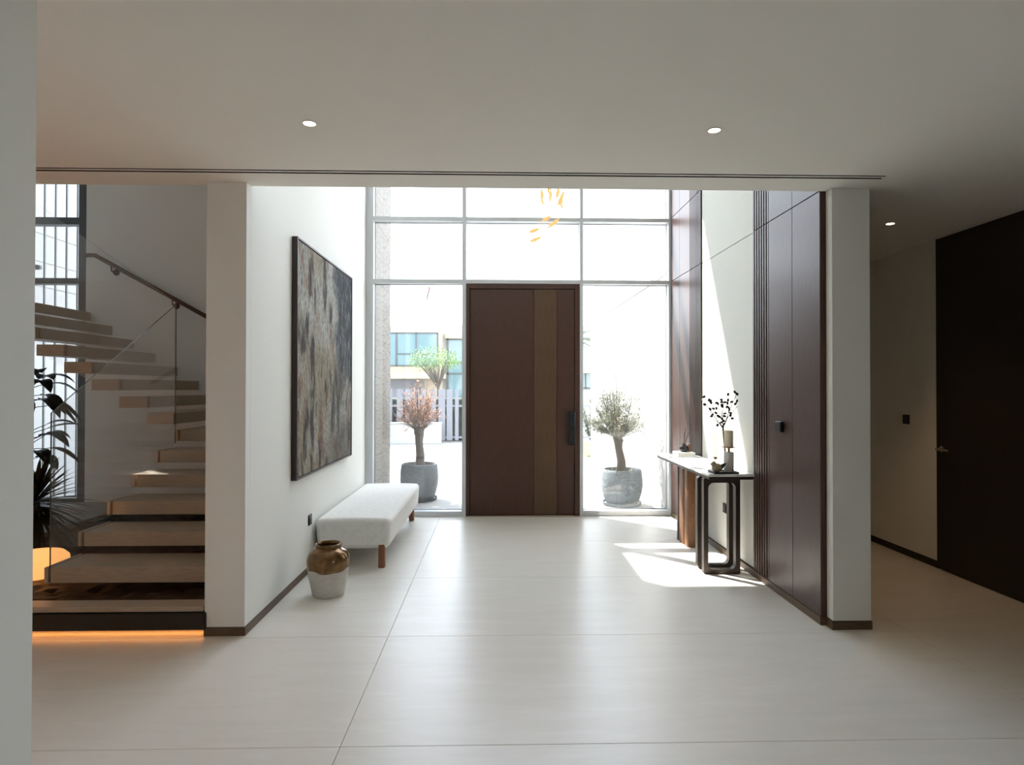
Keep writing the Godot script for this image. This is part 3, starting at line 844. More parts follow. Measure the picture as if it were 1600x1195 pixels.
func palm(at: Vector3) -> void:
	var t := thing("palm_tree", "palm tree beyond the boundary wall right of the door", "palm tree", at)
	part("trunk", MB.new().tube([Vector3(0, 0, 0), Vector3(0.05, 1.6, 0), Vector3(0, 3.1, 0)], [0.17, 0.14, 0.13], 10), M.bark, t)
	for k in 16:
		var a := TAU * k / 16.0
		var el := [0.25, 0.8, -0.1][k % 3] as float
		var fr := MB.new()
		var d := Vector3(cos(a), el, sin(a)).normalized()
		var pts := []
		for n in 7:
			var u := n / 6.0
			pts.append(Vector3(0, 3.1, 0) + d * 1.7 * u + Vector3.DOWN * 0.9 * u * u)
		fr.tube(pts, [0.02, 0.017, 0.014, 0.012, 0.01, 0.007, 0.004], 4, false)
		var s := d.cross(Vector3.UP).normalized()
		for n in range(1, 26):
			var u := n / 26.0
			var p := Vector3(0, 3.1, 0) + d * 1.7 * u + Vector3.DOWN * 0.9 * u * u
			for sg in [-1.0, 1.0]:
				fr.leaf(p, s * sg + d * 0.7 + Vector3.UP * 0.15, 0.42 * (1.1 - u * 0.6), 0.03, 0.35, 2)
		part("frond", fr, M.palm_leaf, t)


# ------------------------------------------------------------------ staircase
func build_stairs() -> void:
	var s := thing("staircase", "floating beige treads turning a corner with glass balustrade", "staircase", Vector3(-2.3, 0, -5.0))
	var o := -s.position
	var XL := -2.908
	var XG := -2.876
	var zf := [-4.12, -4.445, -4.768, -5.085, -5.43]
	for i in 5:
		var y := 0.34 + 0.155 * i
		var z0: float = zf[i]
		var td := part("tread", MB.new().bx(XG + 0.008, -1.762, y - 0.1, y, z0, z0 - 0.345, 0.003), M.tread, s, o)
		part("end_block", MB.new().bx(XL, XG - 0.008, y - 0.1, y, z0, z0 - 0.345, 0.003), M.tread, td)
	var ld := part("tread", MB.new().bx(XG + 0.008, -1.762, 1.015, 1.115, -5.765, -7.19, 0.003), M.tread, s, o)
	part("end_block", MB.new().bx(XL, XG - 0.008, 1.015, 1.115, -5.765, -7.19, 0.003), M.tread, ld)
	var tops := [1.273, 1.419, 1.575, 1.729, 1.882, 2.036, 2.19, 2.345]
	for i in 8:
		var x1: float = -2.88 - i * 0.2425
		var x0 := x1 - 0.2425
		var y: float = tops[i]
		var td := part("tread", MB.new().bx(x0 + 0.001, x1 - 0.001, y - 0.1, y, -5.728, -7.19, 0.003), M.tread, s, o)
		part("end_block", MB.new().bx(x0 + 0.001, x1 - 0.001, y - 0.1, y, -5.68, -5.712, 0.003), M.tread, td)
	# glass of the lower flight: a sloping panel along z
	var a := [Vector2(-4.13, 0.245), Vector2(-5.70, 1.0), Vector2(-5.70, 2.245), Vector2(-4.13, 1.335)]
	var g1 := MB.new()
	g1.quad(Vector3(XG + 0.005, a[0].y, a[0].x), Vector3(XG + 0.005, a[1].y, a[1].x), Vector3(XG + 0.005, a[2].y, a[2].x), Vector3(XG + 0.005, a[3].y, a[3].x), Vector3.RIGHT)
	g1.quad(Vector3(XG - 0.005, a[0].y, a[0].x), Vector3(XG - 0.005, a[1].y, a[1].x), Vector3(XG - 0.005, a[2].y, a[2].x), Vector3(XG - 0.005, a[3].y, a[3].x), Vector3.LEFT)
	var p1 := part("glass_panel", g1, M.pane, s, o)
	for k in [[3, 0], [2, 3], [1, 2]]:
		var u: Vector2 = a[k[0]]
		var v: Vector2 = a[k[1]]
		var hint := Vector3(0, 1, 0) if k[0] == 2 else Vector3(0, 0, 1) if k[0] == 3 else Vector3(0, 0, -1)
		var e := MB.new()
		e.quad(Vector3(XG - 0.005, u.y, u.x), Vector3(XG + 0.005, u.y, u.x), Vector3(XG + 0.005, v.y, v.x), Vector3(XG - 0.005, v.y, v.x), hint)
		part("glass_edge", e, M.glass_edge, p1)
	# glass of the upper flight: a panel along x
	var zg := -5.72
	var b := [Vector2(-2.885, 1.15), Vector2(-2.885, 2.262), Vector2(-4.83, 3.65), Vector2(-4.83, 2.2)]
	var g2 := MB.new()
	for w in [[0.005, Vector3.BACK], [-0.005, Vector3.FORWARD]]:
		g2.quad(Vector3(b[0].x, b[0].y, zg + w[0]), Vector3(b[1].x, b[1].y, zg + w[0]), Vector3(b[2].x, b[2].y, zg + w[0]), Vector3(b[3].x, b[3].y, zg + w[0]), w[1])
	var p2 := part("glass_panel", g2, M.pane, s, o)
	for k in [[0, 1], [1, 2]]:
		var u: Vector2 = b[k[0]]
		var v: Vector2 = b[k[1]]
		var e := MB.new()
		e.quad(Vector3(u.x, u.y, zg - 0.005), Vector3(u.x, u.y, zg + 0.005), Vector3(v.x, v.y, zg + 0.005), Vector3(v.x, v.y, zg - 0.005), Vector3.UP if k[0] == 1 else Vector3.RIGHT)
		part("glass_edge", e, M.glass_edge, p2)
	# handrail on the back wall
	var h := thing("handrail", "slim brown handrail on the wall above the stairs", "handrail", Vector3(-3.9, 2.6, -7.1))
	var ho := -h.position
	part("rail", MB.new().tube([Vector3(-4.58, 2.975, -7.1), Vector3(-4.48, 2.975, -7.1), Vector3(-3.29, 2.318, -7.1), Vector3(-1.9, 1.55, -7.1)], [0.024, 0.024, 0.024, 0.024], 12), M.rail, h, ho)
	for q in [Vector3(-4.30, 2.80, -7.2), Vector3(-3.625, 2.425, -7.2)]:
		var bk := part("bracket", MB.new().tube([q + Vector3(0, 0, 0.01), q + Vector3(0, 0, 0.09), q + Vector3(0, 0.05, 0.1)], [0.009, 0.009, 0.009], 8), M.rail, h, ho)
		part("rose", MB.new().lathe([Vector2(0, 0.014), Vector2(0.034, 0.012), Vector2(0.036, 0)], 20, q, Basis(Vector3(1, 0, 0), PI / 2)), M.rail, bk)


func soil_at(n: FastNoiseLite, i: int, j: int) -> Vector3:
	var x := lerpf(-5.98, -1.77, i / 60.0)
	var z := lerpf(-3.965, -7.19, j / 46.0)
	return Vector3(x, 0.165 + 0.02 * n.get_noise_2d(x * 2, z * 2) + 0.012 * n.get_noise_2d(x * 7, z * 7), z)


func build_planter() -> void:
	var p := thing("planter_bed", "dark raised planter bed below the stairs with stone edge", "planter", Vector3(-3.8, 0, -5.5), "", "structure")
	var o := -p.position
	part("kerb", MB.new().bx(-6.0, -1.748, 0.042, 0.144, -3.828, -3.96, 0.003), M.kerb, p, o)
	part("edge_strip", MB.new().bx(-6.0, -1.766, 0.150, 0.183, -3.838, -3.96, 0.002), M.tread, p, o)
	part("base", MB.new().bx(-5.99, -1.765, 0.0, 0.15, -3.955, -7.19), M.kerb, p, o)
	var so := MB.new()
	var n := FastNoiseLite.new()
	n.seed = 5
	n.frequency = 4.0
	var nx := 60
	var nz := 46
	for i in nx:
		for j in nz:
			so.quad(soil_at(n, i, j), soil_at(n, i + 1, j), soil_at(n, i + 1, j + 1), soil_at(n, i, j + 1), Vector3.UP)
	part("soil", so, M.soil, p, o).set_meta("kind", "stuff")
	part("ledge", MB.new().bx(-5.99, -4.0, 0.15, 0.21, -5.7, -7.19, 0.004), M.ledge, p, o)
	# light strip under the kerb
	var ls := thing("led_strip", "warm orange light strip glowing under the planter kerb", "light strip", Vector3(-3.8, 0.036, -3.89))
	part("strip", MB.new().bx(-2.19, 2.03, 0, 0.005, -0.006, 0.006), M.led, ls)
	var al := AreaLight3D.new()
	al.name = "led_strip_light"
	al.area_size = Vector2(4.2, 0.05)
	al.light_color = Color(1.0, 0.66, 0.36)
	al.light_energy = 0.6
	al.shadow_enabled = true
	al.position = Vector3(-3.88, 0.0355, -3.85)
	add_child(al)
	al.look_at_from_position(al.position, al.position + Vector3(0, -1, 0.4), Vector3.RIGHT)
	# glowing drum lamp in the bed
	var gl := thing("garden_lamp", "round glowing orange lamp standing in the planter bed", "lamp", Vector3(-3.27, 0.17, -4.55))
	part("shade", MB.new().lathe([Vector2(0, 0), Vector2(0.17, 0), Vector2(0.195, 0.02), Vector2(0.205, 0.07), Vector2(0.20, 0.12), Vector2(0.17, 0.15), Vector2(0.09, 0.165), Vector2(0, 0.168)], 40), M.lamp, gl)
	var ol := OmniLight3D.new()
	ol.name = "garden_lamp_light"
	ol.light_color = Color(1.0, 0.66, 0.36)
	ol.light_energy = 0.02
	ol.light_size = 0.06
	ol.omni_range = 12.0
	ol.omni_attenuation = 2.0
	ol.shadow_enabled = true
	ol.position = gl.position + Vector3(0, 0.08, 0)
	add_child(ol)
	# broad-leaved plant
	var bp := thing("broadleaf_plant", "tall dark plant with broad drooping leaves by stair window", "plant", Vector3(-4.36, 0.19, -5.95))
	bp.scale = Vector3.ONE * 1.1
	part("stem", MB.new().tube([Vector3(0, 0, 0), Vector3(0.02, 0.5, 0), Vector3(0.0, 1.05, 0.02), Vector3(0.06, 1.25, 0)], [0.018, 0.016, 0.012, 0.006], 8), M.stem, bp)
	var lv := [[0.03, 1.2, 0.5, 0.1, 0.34, 0.42], [0.0, 1.22, 0.9, 0.25, 0.3, 0.55], [0.0, 1.1, 0.75, -0.05, 0.3, 0.75], [0, 1.0, 0.4, -0.1, 0.3, 0.8], [0, 1.1, 0.2, -0.25, 0.28, 0.7], [0, 0.78, 0.7, 0.12, 0.36, 0.25], [0, 0.72, 0.85, 0.2, 0.38, 0.6], [0, 0.66, 0.6, -0.15, 0.34, 0.5], [0, 0.6, 0.5, 0.05, 0.3, 0.7], [0, 0.9, -0.7, 0.1, 0.32, 0.5], [0, 0.7, -0.8, 0.1, 0.32, 0.5], [0, 1.2, -0.5, 0.3, 0.3, 0.5], [0.02, 1.2, 0.35, 0.2, 0.34, 0.5], [0.02, 1.18, 0.6, 0.0, 0.32, 0.7], [0.0, 1.14, 0.3, 0.05, 0.34, 0.75], [0.0, 1.08, 0.55, -0.2, 0.34, 0.6], [0.0, 1.05, 0.95, 0.1, 0.3, 0.8], [0.0, 0.80, 0.45, 0.1, 0.34, 0.45], [0.0, 0.74, 0.5, -0.05, 0.36, 0.3], [0.0, 0.68, 0.35, 0.1, 0.34, 0.6], [0.0, 0.56, 0.7, 0.05, 0.34, 0.55]]
	var m := 0
	for l in lv:
		var zz := [0.3, -0.3, 0.15, -0.1][m % 4] as float
		var d := Vector3(l[2], l[3] + 0.2, zz).normalized()
		var b0 := Vector3(l[0], l[1], 0)
		var pet := b0 + d * 0.14
		var lf := MB.new()
		lf.tube([b0, b0 + d * 0.07 + Vector3(0, 0.008, 0), pet], [0.004, 0.0035, 0.003], 5, false)
		lf.leaf(pet, d, l[4] * 0.8, 0.125, l[5] * 1.2, 7)
		part("leaf", lf, M.dark_leaf, bp)
		m += 1
	# spiky plant
	var sp := thing("spiky_plant", "dark spiky plant with sword leaves beside the glass", "plant", Vector3(-3.74, 0.165, -5.2))
	part("stem", MB.new().tube([Vector3.ZERO, Vector3(0, 0.40, 0)], [0.035, 0.03], 8), M.stem, sp)
	for k in 130:
		var a := TAU * k * 0.381966
		var e := lerpf(-0.8, 1.3, (k % 65) / 64.0)
		var d := Vector3(cos(a) * cos(e), sin(e), sin(a) * cos(e))
		part("leaf", MB.new().leaf(Vector3(0, 0.38 + 0.05 * sin(e), 0) + d * 0.02, d, rng.randf_range(0.34, 0.46), 0.036, 0.22, 5), M.spiky_leaf, sp)
	# fern behind
	for f in [[-3.62, -6.1, "feathery dark fern on the bed behind the second tread"], [-3.05, -6.55, "feathery dark fern further back below the landing"]]:
		var fp := thing("fern", f[2], "fern", Vector3(f[0], 0.165, f[1]), "ferns in the planter bed")
		for k in 11:
			var a := TAU * k / 11.0 + 0.2
			var fr := MB.new()
			var d := Vector3(cos(a), 0.75, sin(a)).normalized()
			var pts := []
			for n2 in 6:
				var u := n2 / 5.0
				pts.append(d * 0.42 * u + Vector3.DOWN * 0.2 * u * u)
			fr.tube(pts, [0.004, 0.004, 0.003, 0.003, 0.002, 0.001], 4, false)
			var sd := d.cross(Vector3.UP).normalized()
			for n2 in range(2, 16):
				var u := n2 / 16.0
				var q := d * 0.42 * u + Vector3.DOWN * 0.2 * u * u
				for sg in [-1.0, 1.0]:
					fr.leaf(q, sd * sg + d * 0.4, 0.085 * (1.15 - u), 0.024, 0.1, 2)
			part("frond", fr, M.fern_leaf, fp)


# ------------------------------------------------------------------ hall furniture
func painting_texture() -> ImageTexture:
	var w := 420
	var h := 430
	var im := Image.create(w, h, false, Image.FORMAT_RGB8)
	var n := FastNoiseLite.new()
	n.seed = 21
	n.frequency = 1.0
	n.fractal_octaves = 4
	var f := FastNoiseLite.new()
	f.seed = 33
	f.frequency = 1.0
	f.fractal_octaves = 5
	var pale := Color8(196, 193, 184)
	var sand := Color8(168, 154, 132)
	var rust := Color8(124, 84, 62)
	var dark := Color8(58, 54, 52)
	var slate := Color8(62, 66, 72)
	for y in h:
		var v := float(y) / h
		for x in w:
			var u := float(x) / w
			var wob := 0.05 * n.get_noise_2d(u * 3.0, v * 6.0)
			var streak := f.get_noise_2d(u * 9.0, v * 2.6)
			var brush := f.get_noise_2d(u * 26.0 + 5.0, v * 9.0)
			var fine := f.get_noise_2d(u * 52.0 + 7.0, v * 34.0)
			var big := n.get_noise_2d(u * 2.2 + 11.0, v * 2.2 + 4.0)
			var c := pale.lerp(sand, clampf(0.05 + v * 0.8 + big * 0.9, 0, 1))
			c = c.lerp(rust, smoothstep(0.16, 0.6, n.get_noise_2d(u * 5.0 + 3.0, v * 2.6 + 8.0) + brush * 0.45) * 0.7)
			c = c.lerp(dark, smoothstep(0.04, 0.5, streak * 0.9 + brush * 0.35 + n.get_noise_2d(u * 3.0 + 30.0, v * 2.4 + 1.0) * 0.5 + v * 0.10 - 0.06) * 0.8)
			# slate field on the far side, ragged, ending two thirds down
			var edge := smoothstep(0.60, 0.72, u + wob * 2.0 + brush * 0.10) * (1.0 - smoothstep(0.44, 0.66, v + streak * 0.25 + wob * 2.0 - (u - 0.7) * 0.2))
			c = c.lerp(slate.lerp(pale, clampf(0.10 + brush * 0.8 + big * 0.2, 0, 0.5)), edge * 0.95)
			var low := smoothstep(0.62, 0.85, v + streak * 0.2) * smoothstep(0.30, 0.75, u + wob)
			c = c.lerp(Color8(104, 101, 98), low * clampf(0.55 + brush * 0.8, 0, 0.85))
			c = c * (0.88 + fine * 0.22 + brush * 0.2)
			im.set_pixel(x, y, Color(clampf(c.r, 0, 1), clampf(c.g, 0, 1), clampf(c.b, 0, 1)))
	return ImageTexture.create_from_image(im)


func build_hall_furniture() -> void:
	# painting
	var p := thing("painting", "large abstract painting in streaked greys and browns", "painting", Vector3(-1.52, 1.715, -5.57))
	var y0 := -0.905
	var y1 := 0.91
	var zn := 0.885
	var zf := -0.885
	var d := 0.045
	part("picture_frame", MB.new().bx(0.003, d, y0, y1, zn, zn - 0.014, 0.001).bx(0.003, d, y0, y1, zf + 0.014, zf, 0.001).bx(0.003, d, y0, y0 + 0.014, zn - 0.014, zf + 0.014, 0.001).bx(0.003, d, y1 - 0.014, y1, zn - 0.014, zf + 0.014, 0.001), plain(srgb(46, 34, 30), 0.5), p)
	var cm := plain(Color(0.93, 0.93, 0.93), 0.8, 0.0, 0.25)
	cm.albedo_texture = painting_texture()
	var cv := MB.new()
	var a := y0 + 0.02
	var b := y1 - 0.02
	cv.quad(Vector3(d - 0.006, a, zn - 0.02), Vector3(d - 0.006, a, zf + 0.02), Vector3(d - 0.006, b, zf + 0.02), Vector3(d - 0.006, b, zn - 0.02), Vector3.RIGHT)
	cv.bx(0.004, d - 0.007, a, b, zn - 0.02, zf + 0.02)
	part("canvas", cv, cm, p)
	# bench
	var bn := thing("bench", "long cream upholstered bench against the left wall", "bench", Vector3(-1.19, 0, -6.23))
	part("seat", MB.new().rbox(Vector3(0, 0.285, 0), Vector3(0.63, 0.25, 1.97), 0.045, 5, 0.055, 0.006), M.boucle, bn)
	for q in [[0.235, 0.945], [0.235, -0.9], [-0.235, 0.945], [-0.235, -0.9]]:
		part("leg", MB.new().box(Vector3(q[0], 0.1, q[1]), Vector3(0.055, 0.2, 0.05), 0.006), M.leg_wood, bn)
	# two-tone jar
	var j := thing("floor_vase", "squat clay jar with bronze glazed shoulder on the floor", "vase", Vector3(-1.218, 0, -4.6))
	var seg := 48
	part("clay_body", MB.new().lathe([Vector2(0, 0), Vector2(0.106, 0), Vector2(0.112, 0.008), Vector2(0.122, 0.06), Vector2(0.137, 0.13), Vector2(0.147, 0.19), Vector2(0.15, 0.215)], seg), M.clay, j)
	var gz := MB.new()
	gz.lathe([Vector2(0.1505, 0.205), Vector2(0.1525, 0.23), Vector2(0.1525, 0.255), Vector2(0.147, 0.285), Vector2(0.132, 0.313), Vector2(0.108, 0.332), Vector2(0.092, 0.338), Vector2(0.088, 0.345), Vector2(0.094, 0.353), Vector2(0.097, 0.362), Vector2(0.094, 0.370), Vector2(0.086, 0.372), Vector2(0.079, 0.366), Vector2(0.076, 0.345), Vector2(0.12, 0.29), Vector2(0.135, 0.24)], seg)
	# uneven lower lip of the glaze
	for k in seg:
		var u0 := TAU * k / seg
		var u1 := TAU * (k + 1) / seg
		var h0 := 0.192 + 0.008 * sin(u0 * 3.0 + 1.0) + 0.004 * sin(u0 * 7.0)
		var h1 := 0.192 + 0.008 * sin(u1 * 3.0 + 1.0) + 0.004 * sin(u1 * 7.0)
		var e0 := Vector3(cos(u0), 0, sin(u0))
		var e1 := Vector3(cos(u1), 0, sin(u1))
		gz.squad(e0 * 0.1505 + Vector3(0, 0.205, 0), e1 * 0.1505 + Vector3(0, 0.205, 0), e1 * 0.1488 + Vector3(0, h1, 0), e0 * 0.1488 + Vector3(0, h0, 0), e0, e1, e1, e0)
	part("glazed_shoulder", gz, M.glaze, j)
	# chandelier of gold pods hung from the high ceiling
	var c := thing("chandelier", "gold chandelier of twisted leaf pods above the hall", "chandelier", Vector3(0.46, TOP, -5.5))
	part("ceiling_rose", MB.new().lathe([Vector2(0, 0), Vector2(0.22, 0), Vector2(0.22, -0.03), Vector2(0, -0.035)], 32), M.gold, c)
	var pods := [[0.395, 3.26, 0.41, 3.10, 0.0], [0.445, 3.27, 0.46, 3.15, 0.12], [0.49, 3.28, 0.48, 3.17, -0.12], [0.54, 3.24, 0.522, 3.14, 0.08], [0.60, 3.245, 0.535, 3.09, 0.0], [0.575, 3.22, 0.59, 3.10, -0.1], [0.475, 2.995, 0.395, 2.955, 0.06], [0.56, 3.005, 0.445, 2.915, -0.05], [0.38, 2.89, 0.275, 2.855, 0.05], [0.405, 2.85, 0.29, 2.80, -0.08]]
	for q in pods:
		var s := Vector3(q[0], q[1], -5.5 + q[4]) - c.position
		var e := Vector3(q[2], q[3], -5.5 + q[4]) - c.position
		var ax := e - s
		var pm := MB.new()
		var side := ax.cross(Vector3(0, 0, 1)).normalized()
		for t in 5:
			var an := TAU * t / 5.0
			var off := side * cos(an) + Vector3(0, 0, 1) * sin(an)
			var tw := side * cos(an + 1.1) + Vector3(0, 0, 1) * sin(an + 1.1)
			pm.tube([s, s + ax * 0.25 + off * 0.010, s + ax * 0.55 + tw * 0.013, s + ax * 0.82 + tw * 0.006, e + off * 0.001], [0.0008, 0.0045, 0.0058, 0.0032, 0.0006], 6, false)
		pm.tube([s - ax * 0.25, s, s + ax * 0.5, e, e + ax * 0.4], [0.0022, 0.003, 0.003, 0.0026, 0.0015], 5, false)
		var hang := Vector3(s.x * 0.6, -1.9, s.z * 0.8)
		pm.tube([s - ax * 0.2, (s - ax * 0.2).lerp(hang, 0.35) + Vector3(0.05, 0, 0), hang, Vector3(s.x * 0.5, -0.03, s.z * 0.6)], [0.0012, 0.0012, 0.0012, 0.0012], 4, false)
		part("gold_pod", pm, M.gold, c)


func build_console() -> void:
	var t := thing("console_table", "slim console table with white stone top and bronze legs", "console table", Vector3(1.86, 0, -5.75))
	var o := -t.position
	part("tabletop", MB.new().bx(1.68, 2.052, 0.797, 0.817, -4.935, -6.56, 0.003), M.marble, t, o)
	part("under_frame", MB.new().bx(1.69, 2.045, 0.772, 0.797, -4.945, -6.55, 0.002), M.bronze, t, o)
	part("leg", MB.new().loop(1.676, 1.972, 0.0, 0.772, 0.036, 0.012, 0.045, -5.085, -5.03), M.bronze, t, o)
	part("leg", MB.new().loop(1.672, 1.972, 0.0, 0.772, 0.036, 0.04, 0.045, -5.235, -5.18), M.bronze, t, o)
	for q in [[1.80, 1.882, -5.865, -5.985, 0.028, M.oak], [1.795, 1.868, -5.99, -6.135, 0.02, M.oak], [1.795, 1.865, -6.14, -6.225, 0.03, M.bronze]]:
		var poly := []
		var r: float = q[4]
		for w in [[q[1] - r, q[2] - r, 0.0], [q[0] + r, q[2] - r, 0.5], [q[0] + r, q[3] + r, 1.0], [q[1] - r, q[3] + r, 1.5]]:
			for n in 5:
				var a: float = PI * (w[2] + 0.125 * n)
				poly.append(Vector2(w[0] + r * cos(a), w[1] + r * sin(a)))
		part("pedestal", MB.new().column(poly, 0.0, 0.772), q[5], t, o)
	var top := 0.817
	# far end: book and reed diffuser
	var bk := thing("book", "white book lying on the far end of the console", "book", Vector3(1.905, top, -6.33))
	part("cover", MB.new().box(Vector3(0, 0.002, 0), Vector3(0.17, 0.004, 0.23), 0.001).box(Vector3(0, 0.034, 0), Vector3(0.17, 0.004, 0.23), 0.001).box(Vector3(-0.083, 0.018, 0), Vector3(0.004, 0.036, 0.23), 0.001), M.white_book, bk)
	part("pages", MB.new().box(Vector3(0.002, 0.018, 0), Vector3(0.16, 0.028, 0.22), 0.0), M.fabric, bk)
	var rd := thing("reed_diffuser", "black rounded diffuser with dark reeds on the white book", "diffuser", Vector3(1.905, top + 0.036, -6.33))
	part("bowl", MB.new().lathe([Vector2(0, 0), Vector2(0.028, 0), Vector2(0.045, 0.018), Vector2(0.048, 0.036), Vector2(0.04, 0.055), Vector2(0.02, 0.068), Vector2(0.014, 0.085), Vector2(0.008, 0.085), Vector2(0.008, 0.07)], 28), plain(srgb(26, 26, 28), 0.15), rd)
	for q in [[0.012, 0.24, 0.02], [0.055, 0.21, -0.03], [-0.004, 0.2, 0.03], [0.068, 0.235, 0.02]]:
		part("reed", MB.new().tube([Vector3(0, 0.06, 0), Vector3(q[0], q[1], q[2])], [0.0025, 0.0025], 5), M.twig, rd)
	var wb := thing("wooden_block", "small brown wooden block beside the reed diffuser", "block", Vector3(1.965, top + 0.036, -6.36))
	part("block", MB.new().box(Vector3(0, 0.04, 0), Vector3(0.03, 0.08, 0.05), 0.004), M.oak, wb)
	# near end: tray with bird, glass and candle holder; vase behind
	var tr := thing("tray", "flat black tray on the near end of the console", "tray", Vector3(1.835, top, -5.035))
	part("plate", MB.new().box(Vector3(0, 0.004, 0), Vector3(0.20, 0.008, 0.16), 0.002).bx(-0.1, 0.1, 0.008, 0.014, 0.074, 0.08).bx(-0.1, 0.1, 0.008, 0.014, -0.08, -0.074).bx(-0.1, -0.094, 0.008, 0.014, -0.074, 0.074).bx(0.094, 0.1, 0.008, 0.014, -0.074, 0.074), M.black, tr)
	var bd := thing("ceramic_bird", "small beige ceramic bird sitting on the black tray", "figurine", Vector3(1.772, top + 0.008, -5.0))
	part("body", MB.new().blob(Vector3(0, 0.036, 0), Vector3(0.042, 0.036, 0.032), 20, 12).blob(Vector3(-0.026, 0.066, 0), Vector3(0.022, 0.022, 0.02), 14, 9), M.ceramic, bd)
	part("tail", MB.new().lathe([Vector2(0.022, 0), Vector2(0.012, 0.035), Vector2(0.002, 0.06)], 10, Vector3(0.03, 0.04, 0), Basis(Vector3(0, 0, 1), -0.95)), M.stem, bd)
	part("beak", MB.new().lathe([Vector2(0.006, 0), Vector2(0.0, 0.018)], 8, Vector3(-0.045, 0.066, 0), Basis(Vector3(0, 0, 1), PI / 2)), M.stem, bd)
	var gb := thing("glass_bottle", "little clear glass bottle with brass collar behind the bird", "bottle", Vector3(1.79, top + 0.008, -5.085))
	part("bottle", MB.new().lathe([Vector2(0, 0), Vector2(0.022, 0), Vector2(0.024, 0.05), Vector2(0.012, 0.085), Vector2(0.01, 0.1)], 20), M.clear, gb)
	part("collar", MB.new().lathe([Vector2(0.012, 0.098), Vector2(0.013, 0.1), Vector2(0.013, 0.112), Vector2(0.008, 0.114)], 16), M.brass, gb)
	part("stopper", MB.new().blob(Vector3(0, 0.148, 0), Vector3(0.024, 0.036, 0.012), 18, 12), M.clear, gb)
	var gt := thing("glass_tumbler", "small clear glass at the left end of the tray", "glass", Vector3(1.757, top + 0.008, -5.075))
	part("glass", MB.new().lathe([Vector2(0, 0), Vector2(0.018, 0), Vector2(0.02, 0.06), Vector2(0.0185, 0.06), Vector2(0.0165, 0.004), Vector2(0, 0.004)], 24), M.clear, gt)
	var ch := thing("candle_holder", "grey marble candle holder with brass plate on the tray", "candle holder", Vector3(1.882, top + 0.008, -5.035))
	part("marble_base", MB.new().lathe([Vector2(0, 0), Vector2(0.037, 0), Vector2(0.039, 0.003), Vector2(0.039, 0.155), Vector2(0.036, 0.158), Vector2(0, 0.158)], 32), M.marble_grey, ch)
	part("brass_stem", MB.new().lathe([Vector2(0.012, 0.158), Vector2(0.006, 0.166), Vector2(0.01, 0.176), Vector2(0.006, 0.186), Vector2(0.012, 0.194)], 18), M.brass, ch)
	part("brass_plate", MB.new().lathe([Vector2(0, 0.194), Vector2(0.05, 0.195), Vector2(0.054, 0.199), Vector2(0.052, 0.201), Vector2(0, 0.199)], 32), M.brass, ch)
	var cd := thing("candle", "thick beige pillar candle on the brass plate", "candle", Vector3(1.882, top + 0.209, -5.035))
	part("wax", MB.new().lathe([Vector2(0, 0), Vector2(0.034, 0), Vector2(0.0345, 0.003), Vector2(0.0345, 0.128), Vector2(0.031, 0.132), Vector2(0.012, 0.128), Vector2(0, 0.127)], 32), M.wax, cd)
	part("wick", MB.new().tube([Vector3(0, 0.126, 0), Vector3(0.001, 0.138, 0)], [0.0012, 0.001], 5), M.black, cd)
	var gv := thing("glass_vase", "amber glass vase behind the candle on the console", "vase", Vector3(1.893, top, -5.195))
	part("glass", MB.new().lathe([Vector2(0, 0.002), Vector2(0.06, 0.002), Vector2(0.078, 0.012), Vector2(0.082, 0.04), Vector2(0.082, 0.29), Vector2(0.075, 0.325), Vector2(0.055, 0.342), Vector2(0.05, 0.342), Vector2(0.07, 0.322), Vector2(0.078, 0.288), Vector2(0.078, 0.04), Vector2(0.07, 0.016), Vector2(0, 0.01)], 36), M.amber, gv)
	branches()


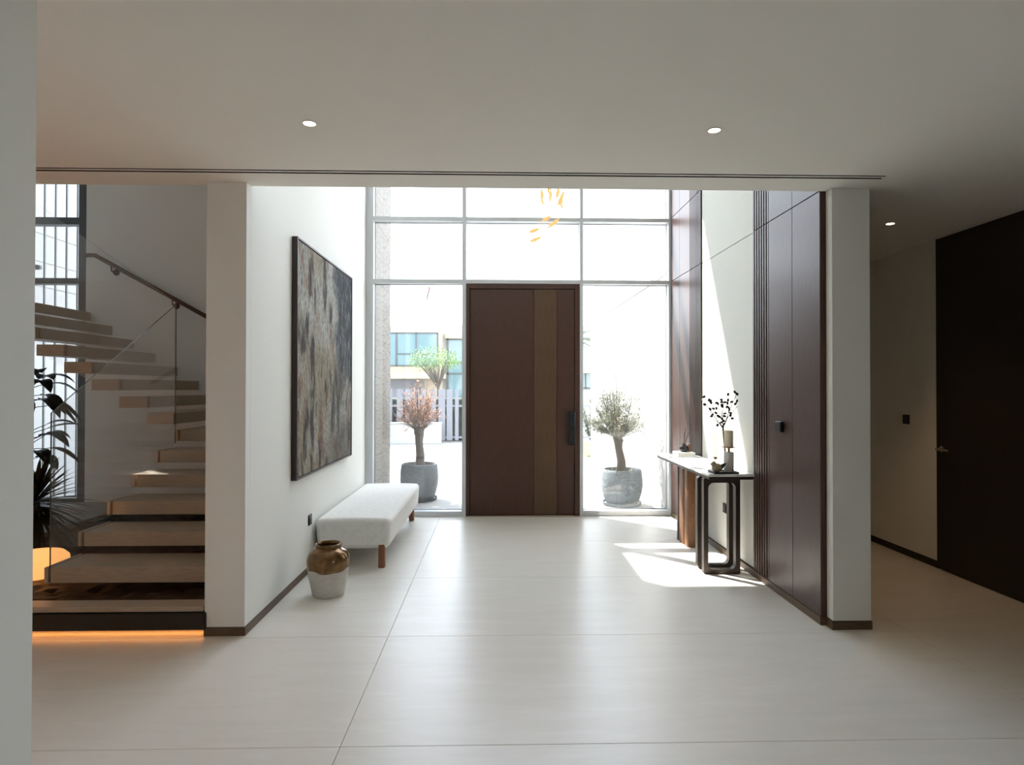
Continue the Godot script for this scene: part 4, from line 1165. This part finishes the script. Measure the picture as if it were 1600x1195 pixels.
func branches() -> void:
	var b := thing("twig_bouquet", "bare twigs with dark oval leaves standing in amber vase", "twigs", Vector3(1.893, 0.817, -5.195))
	# tips and forks in metres across and above the foot of the vase
	var root := Vector3(0.03, 0.02, 0)
	var neck := Vector3(0.0, 0.35, 0.0)
	var st := [[Vector2(0.105, 0.63), Vector2(0.05, 0.50)], [Vector2(-0.155, 0.58), Vector2(-0.075, 0.46)], [Vector2(-0.03, 0.555), Vector2(-0.022, 0.45)], [Vector2(0.012, 0.56), Vector2(0.004, 0.45)], [Vector2(0.125, 0.535), Vector2(0.04, 0.44)], [Vector2(-0.10, 0.425), Vector2(-0.03, 0.39)]]
	var i := 0
	for s in st:
		var z: float = [0.02, -0.03, 0.04, -0.02, 0.0, 0.03][i]
		part("twig", MB.new().tube([root + Vector3(0, 0, z * 0.3), Vector3(0.012, 0.2, z * 0.2), neck + Vector3(0, 0, z * 0.3), Vector3(s[1].x, s[1].y, z * 0.7), Vector3(s[0].x, s[0].y, z)], [0.004, 0.004, 0.0038, 0.0032, 0.0022], 5), M.twig, b)
		i += 1
	var lv := [[165, 160], [198, 195], [222, 208], [242, 228], [150, 250], [212, 303], [265, 298], [308, 296], [286, 348], [243, 367], [227, 387], [316, 232], [338, 242], [374, 195], [360, 222], [397, 222], [420, 235], [374, 256], [362, 271], [408, 276], [445, 131], [437, 198], [526, 103], [548, 126], [480, 219], [527, 208], [540, 243], [470, 293], [458, 318], [420, 358], [452, 348], [473, 377], [472, 411], [390, 386], [352, 396], [330, 386], [378, 420], [370, 440], [342, 458], [335, 496], [413, 480]]
	for q in lv:
		var x: float = (q[0] - 381.0) / 7.467 * 0.00530
		var y: float = 0.348 + (530.0 - q[1]) / 7.467 * 0.00530
		var a := rng.randf() * TAU
		part("leaf", MB.new().blob(Vector3(x, y, rng.randf_range(-0.04, 0.04)), Vector3(0.011, 0.0145, 0.006), 10, 6, Basis(Vector3(0, 0, 1), a) * Basis(Vector3.UP, rng.randf_range(-0.6, 0.6))), M.twig, b)
	part("leaf", MB.new().leaf(Vector3(-0.155, 0.60, 0), Vector3(-1, 0.2, 0.2), 0.03, 0.014, 0.6, 4), M.wax, b)
	part("leaf", MB.new().leaf(Vector3(-0.16, 0.60, 0), Vector3(-1, -0.5, 0.2), 0.028, 0.014, 0.3, 4), M.wax, b)


func build_lights() -> void:
	var spots := [[-0.884, -2.975, "left one of two recessed ceiling downlights over the near room"], [1.053, -3.0, "right one of two recessed ceiling downlights over the near room"], [2.983, -4.67, "small recessed downlight in the dim corridor ceiling"]]
	for q in spots:
		var t := thing("downlight", q[2], "ceiling light", Vector3(q[0], CEIL, q[1]), "recessed ceiling downlights")
		part("rim", MB.new().lathe([Vector2(0.028, 0.0), Vector2(0.034, -0.001), Vector2(0.034, -0.003), Vector2(0.028, -0.004), Vector2(0.0265, -0.001)], 28), M.ceiling, t)
		part("lens", MB.new().lathe([Vector2(0.0275, 0.0), Vector2(0.0275, -0.003), Vector2(0, -0.0035)], 28), M.bulb, t)
		var l := SpotLight3D.new()
		l.name = "downlight_light"
		l.light_color = Color(1.0, 0.80, 0.58)
		l.light_energy = 0.08 if q[0] < 2.0 else 0.18
		l.light_size = 0.027
		l.spot_angle = 38.0
		l.spot_angle_attenuation = 0.6
		l.spot_range = 8.0
		l.spot_attenuation = 2.0
		l.shadow_enabled = true
		l.position = t.position + Vector3(0, -0.008, 0)
		l.rotation = Vector3(-PI / 2, 0, 0)
		add_child(l, true)
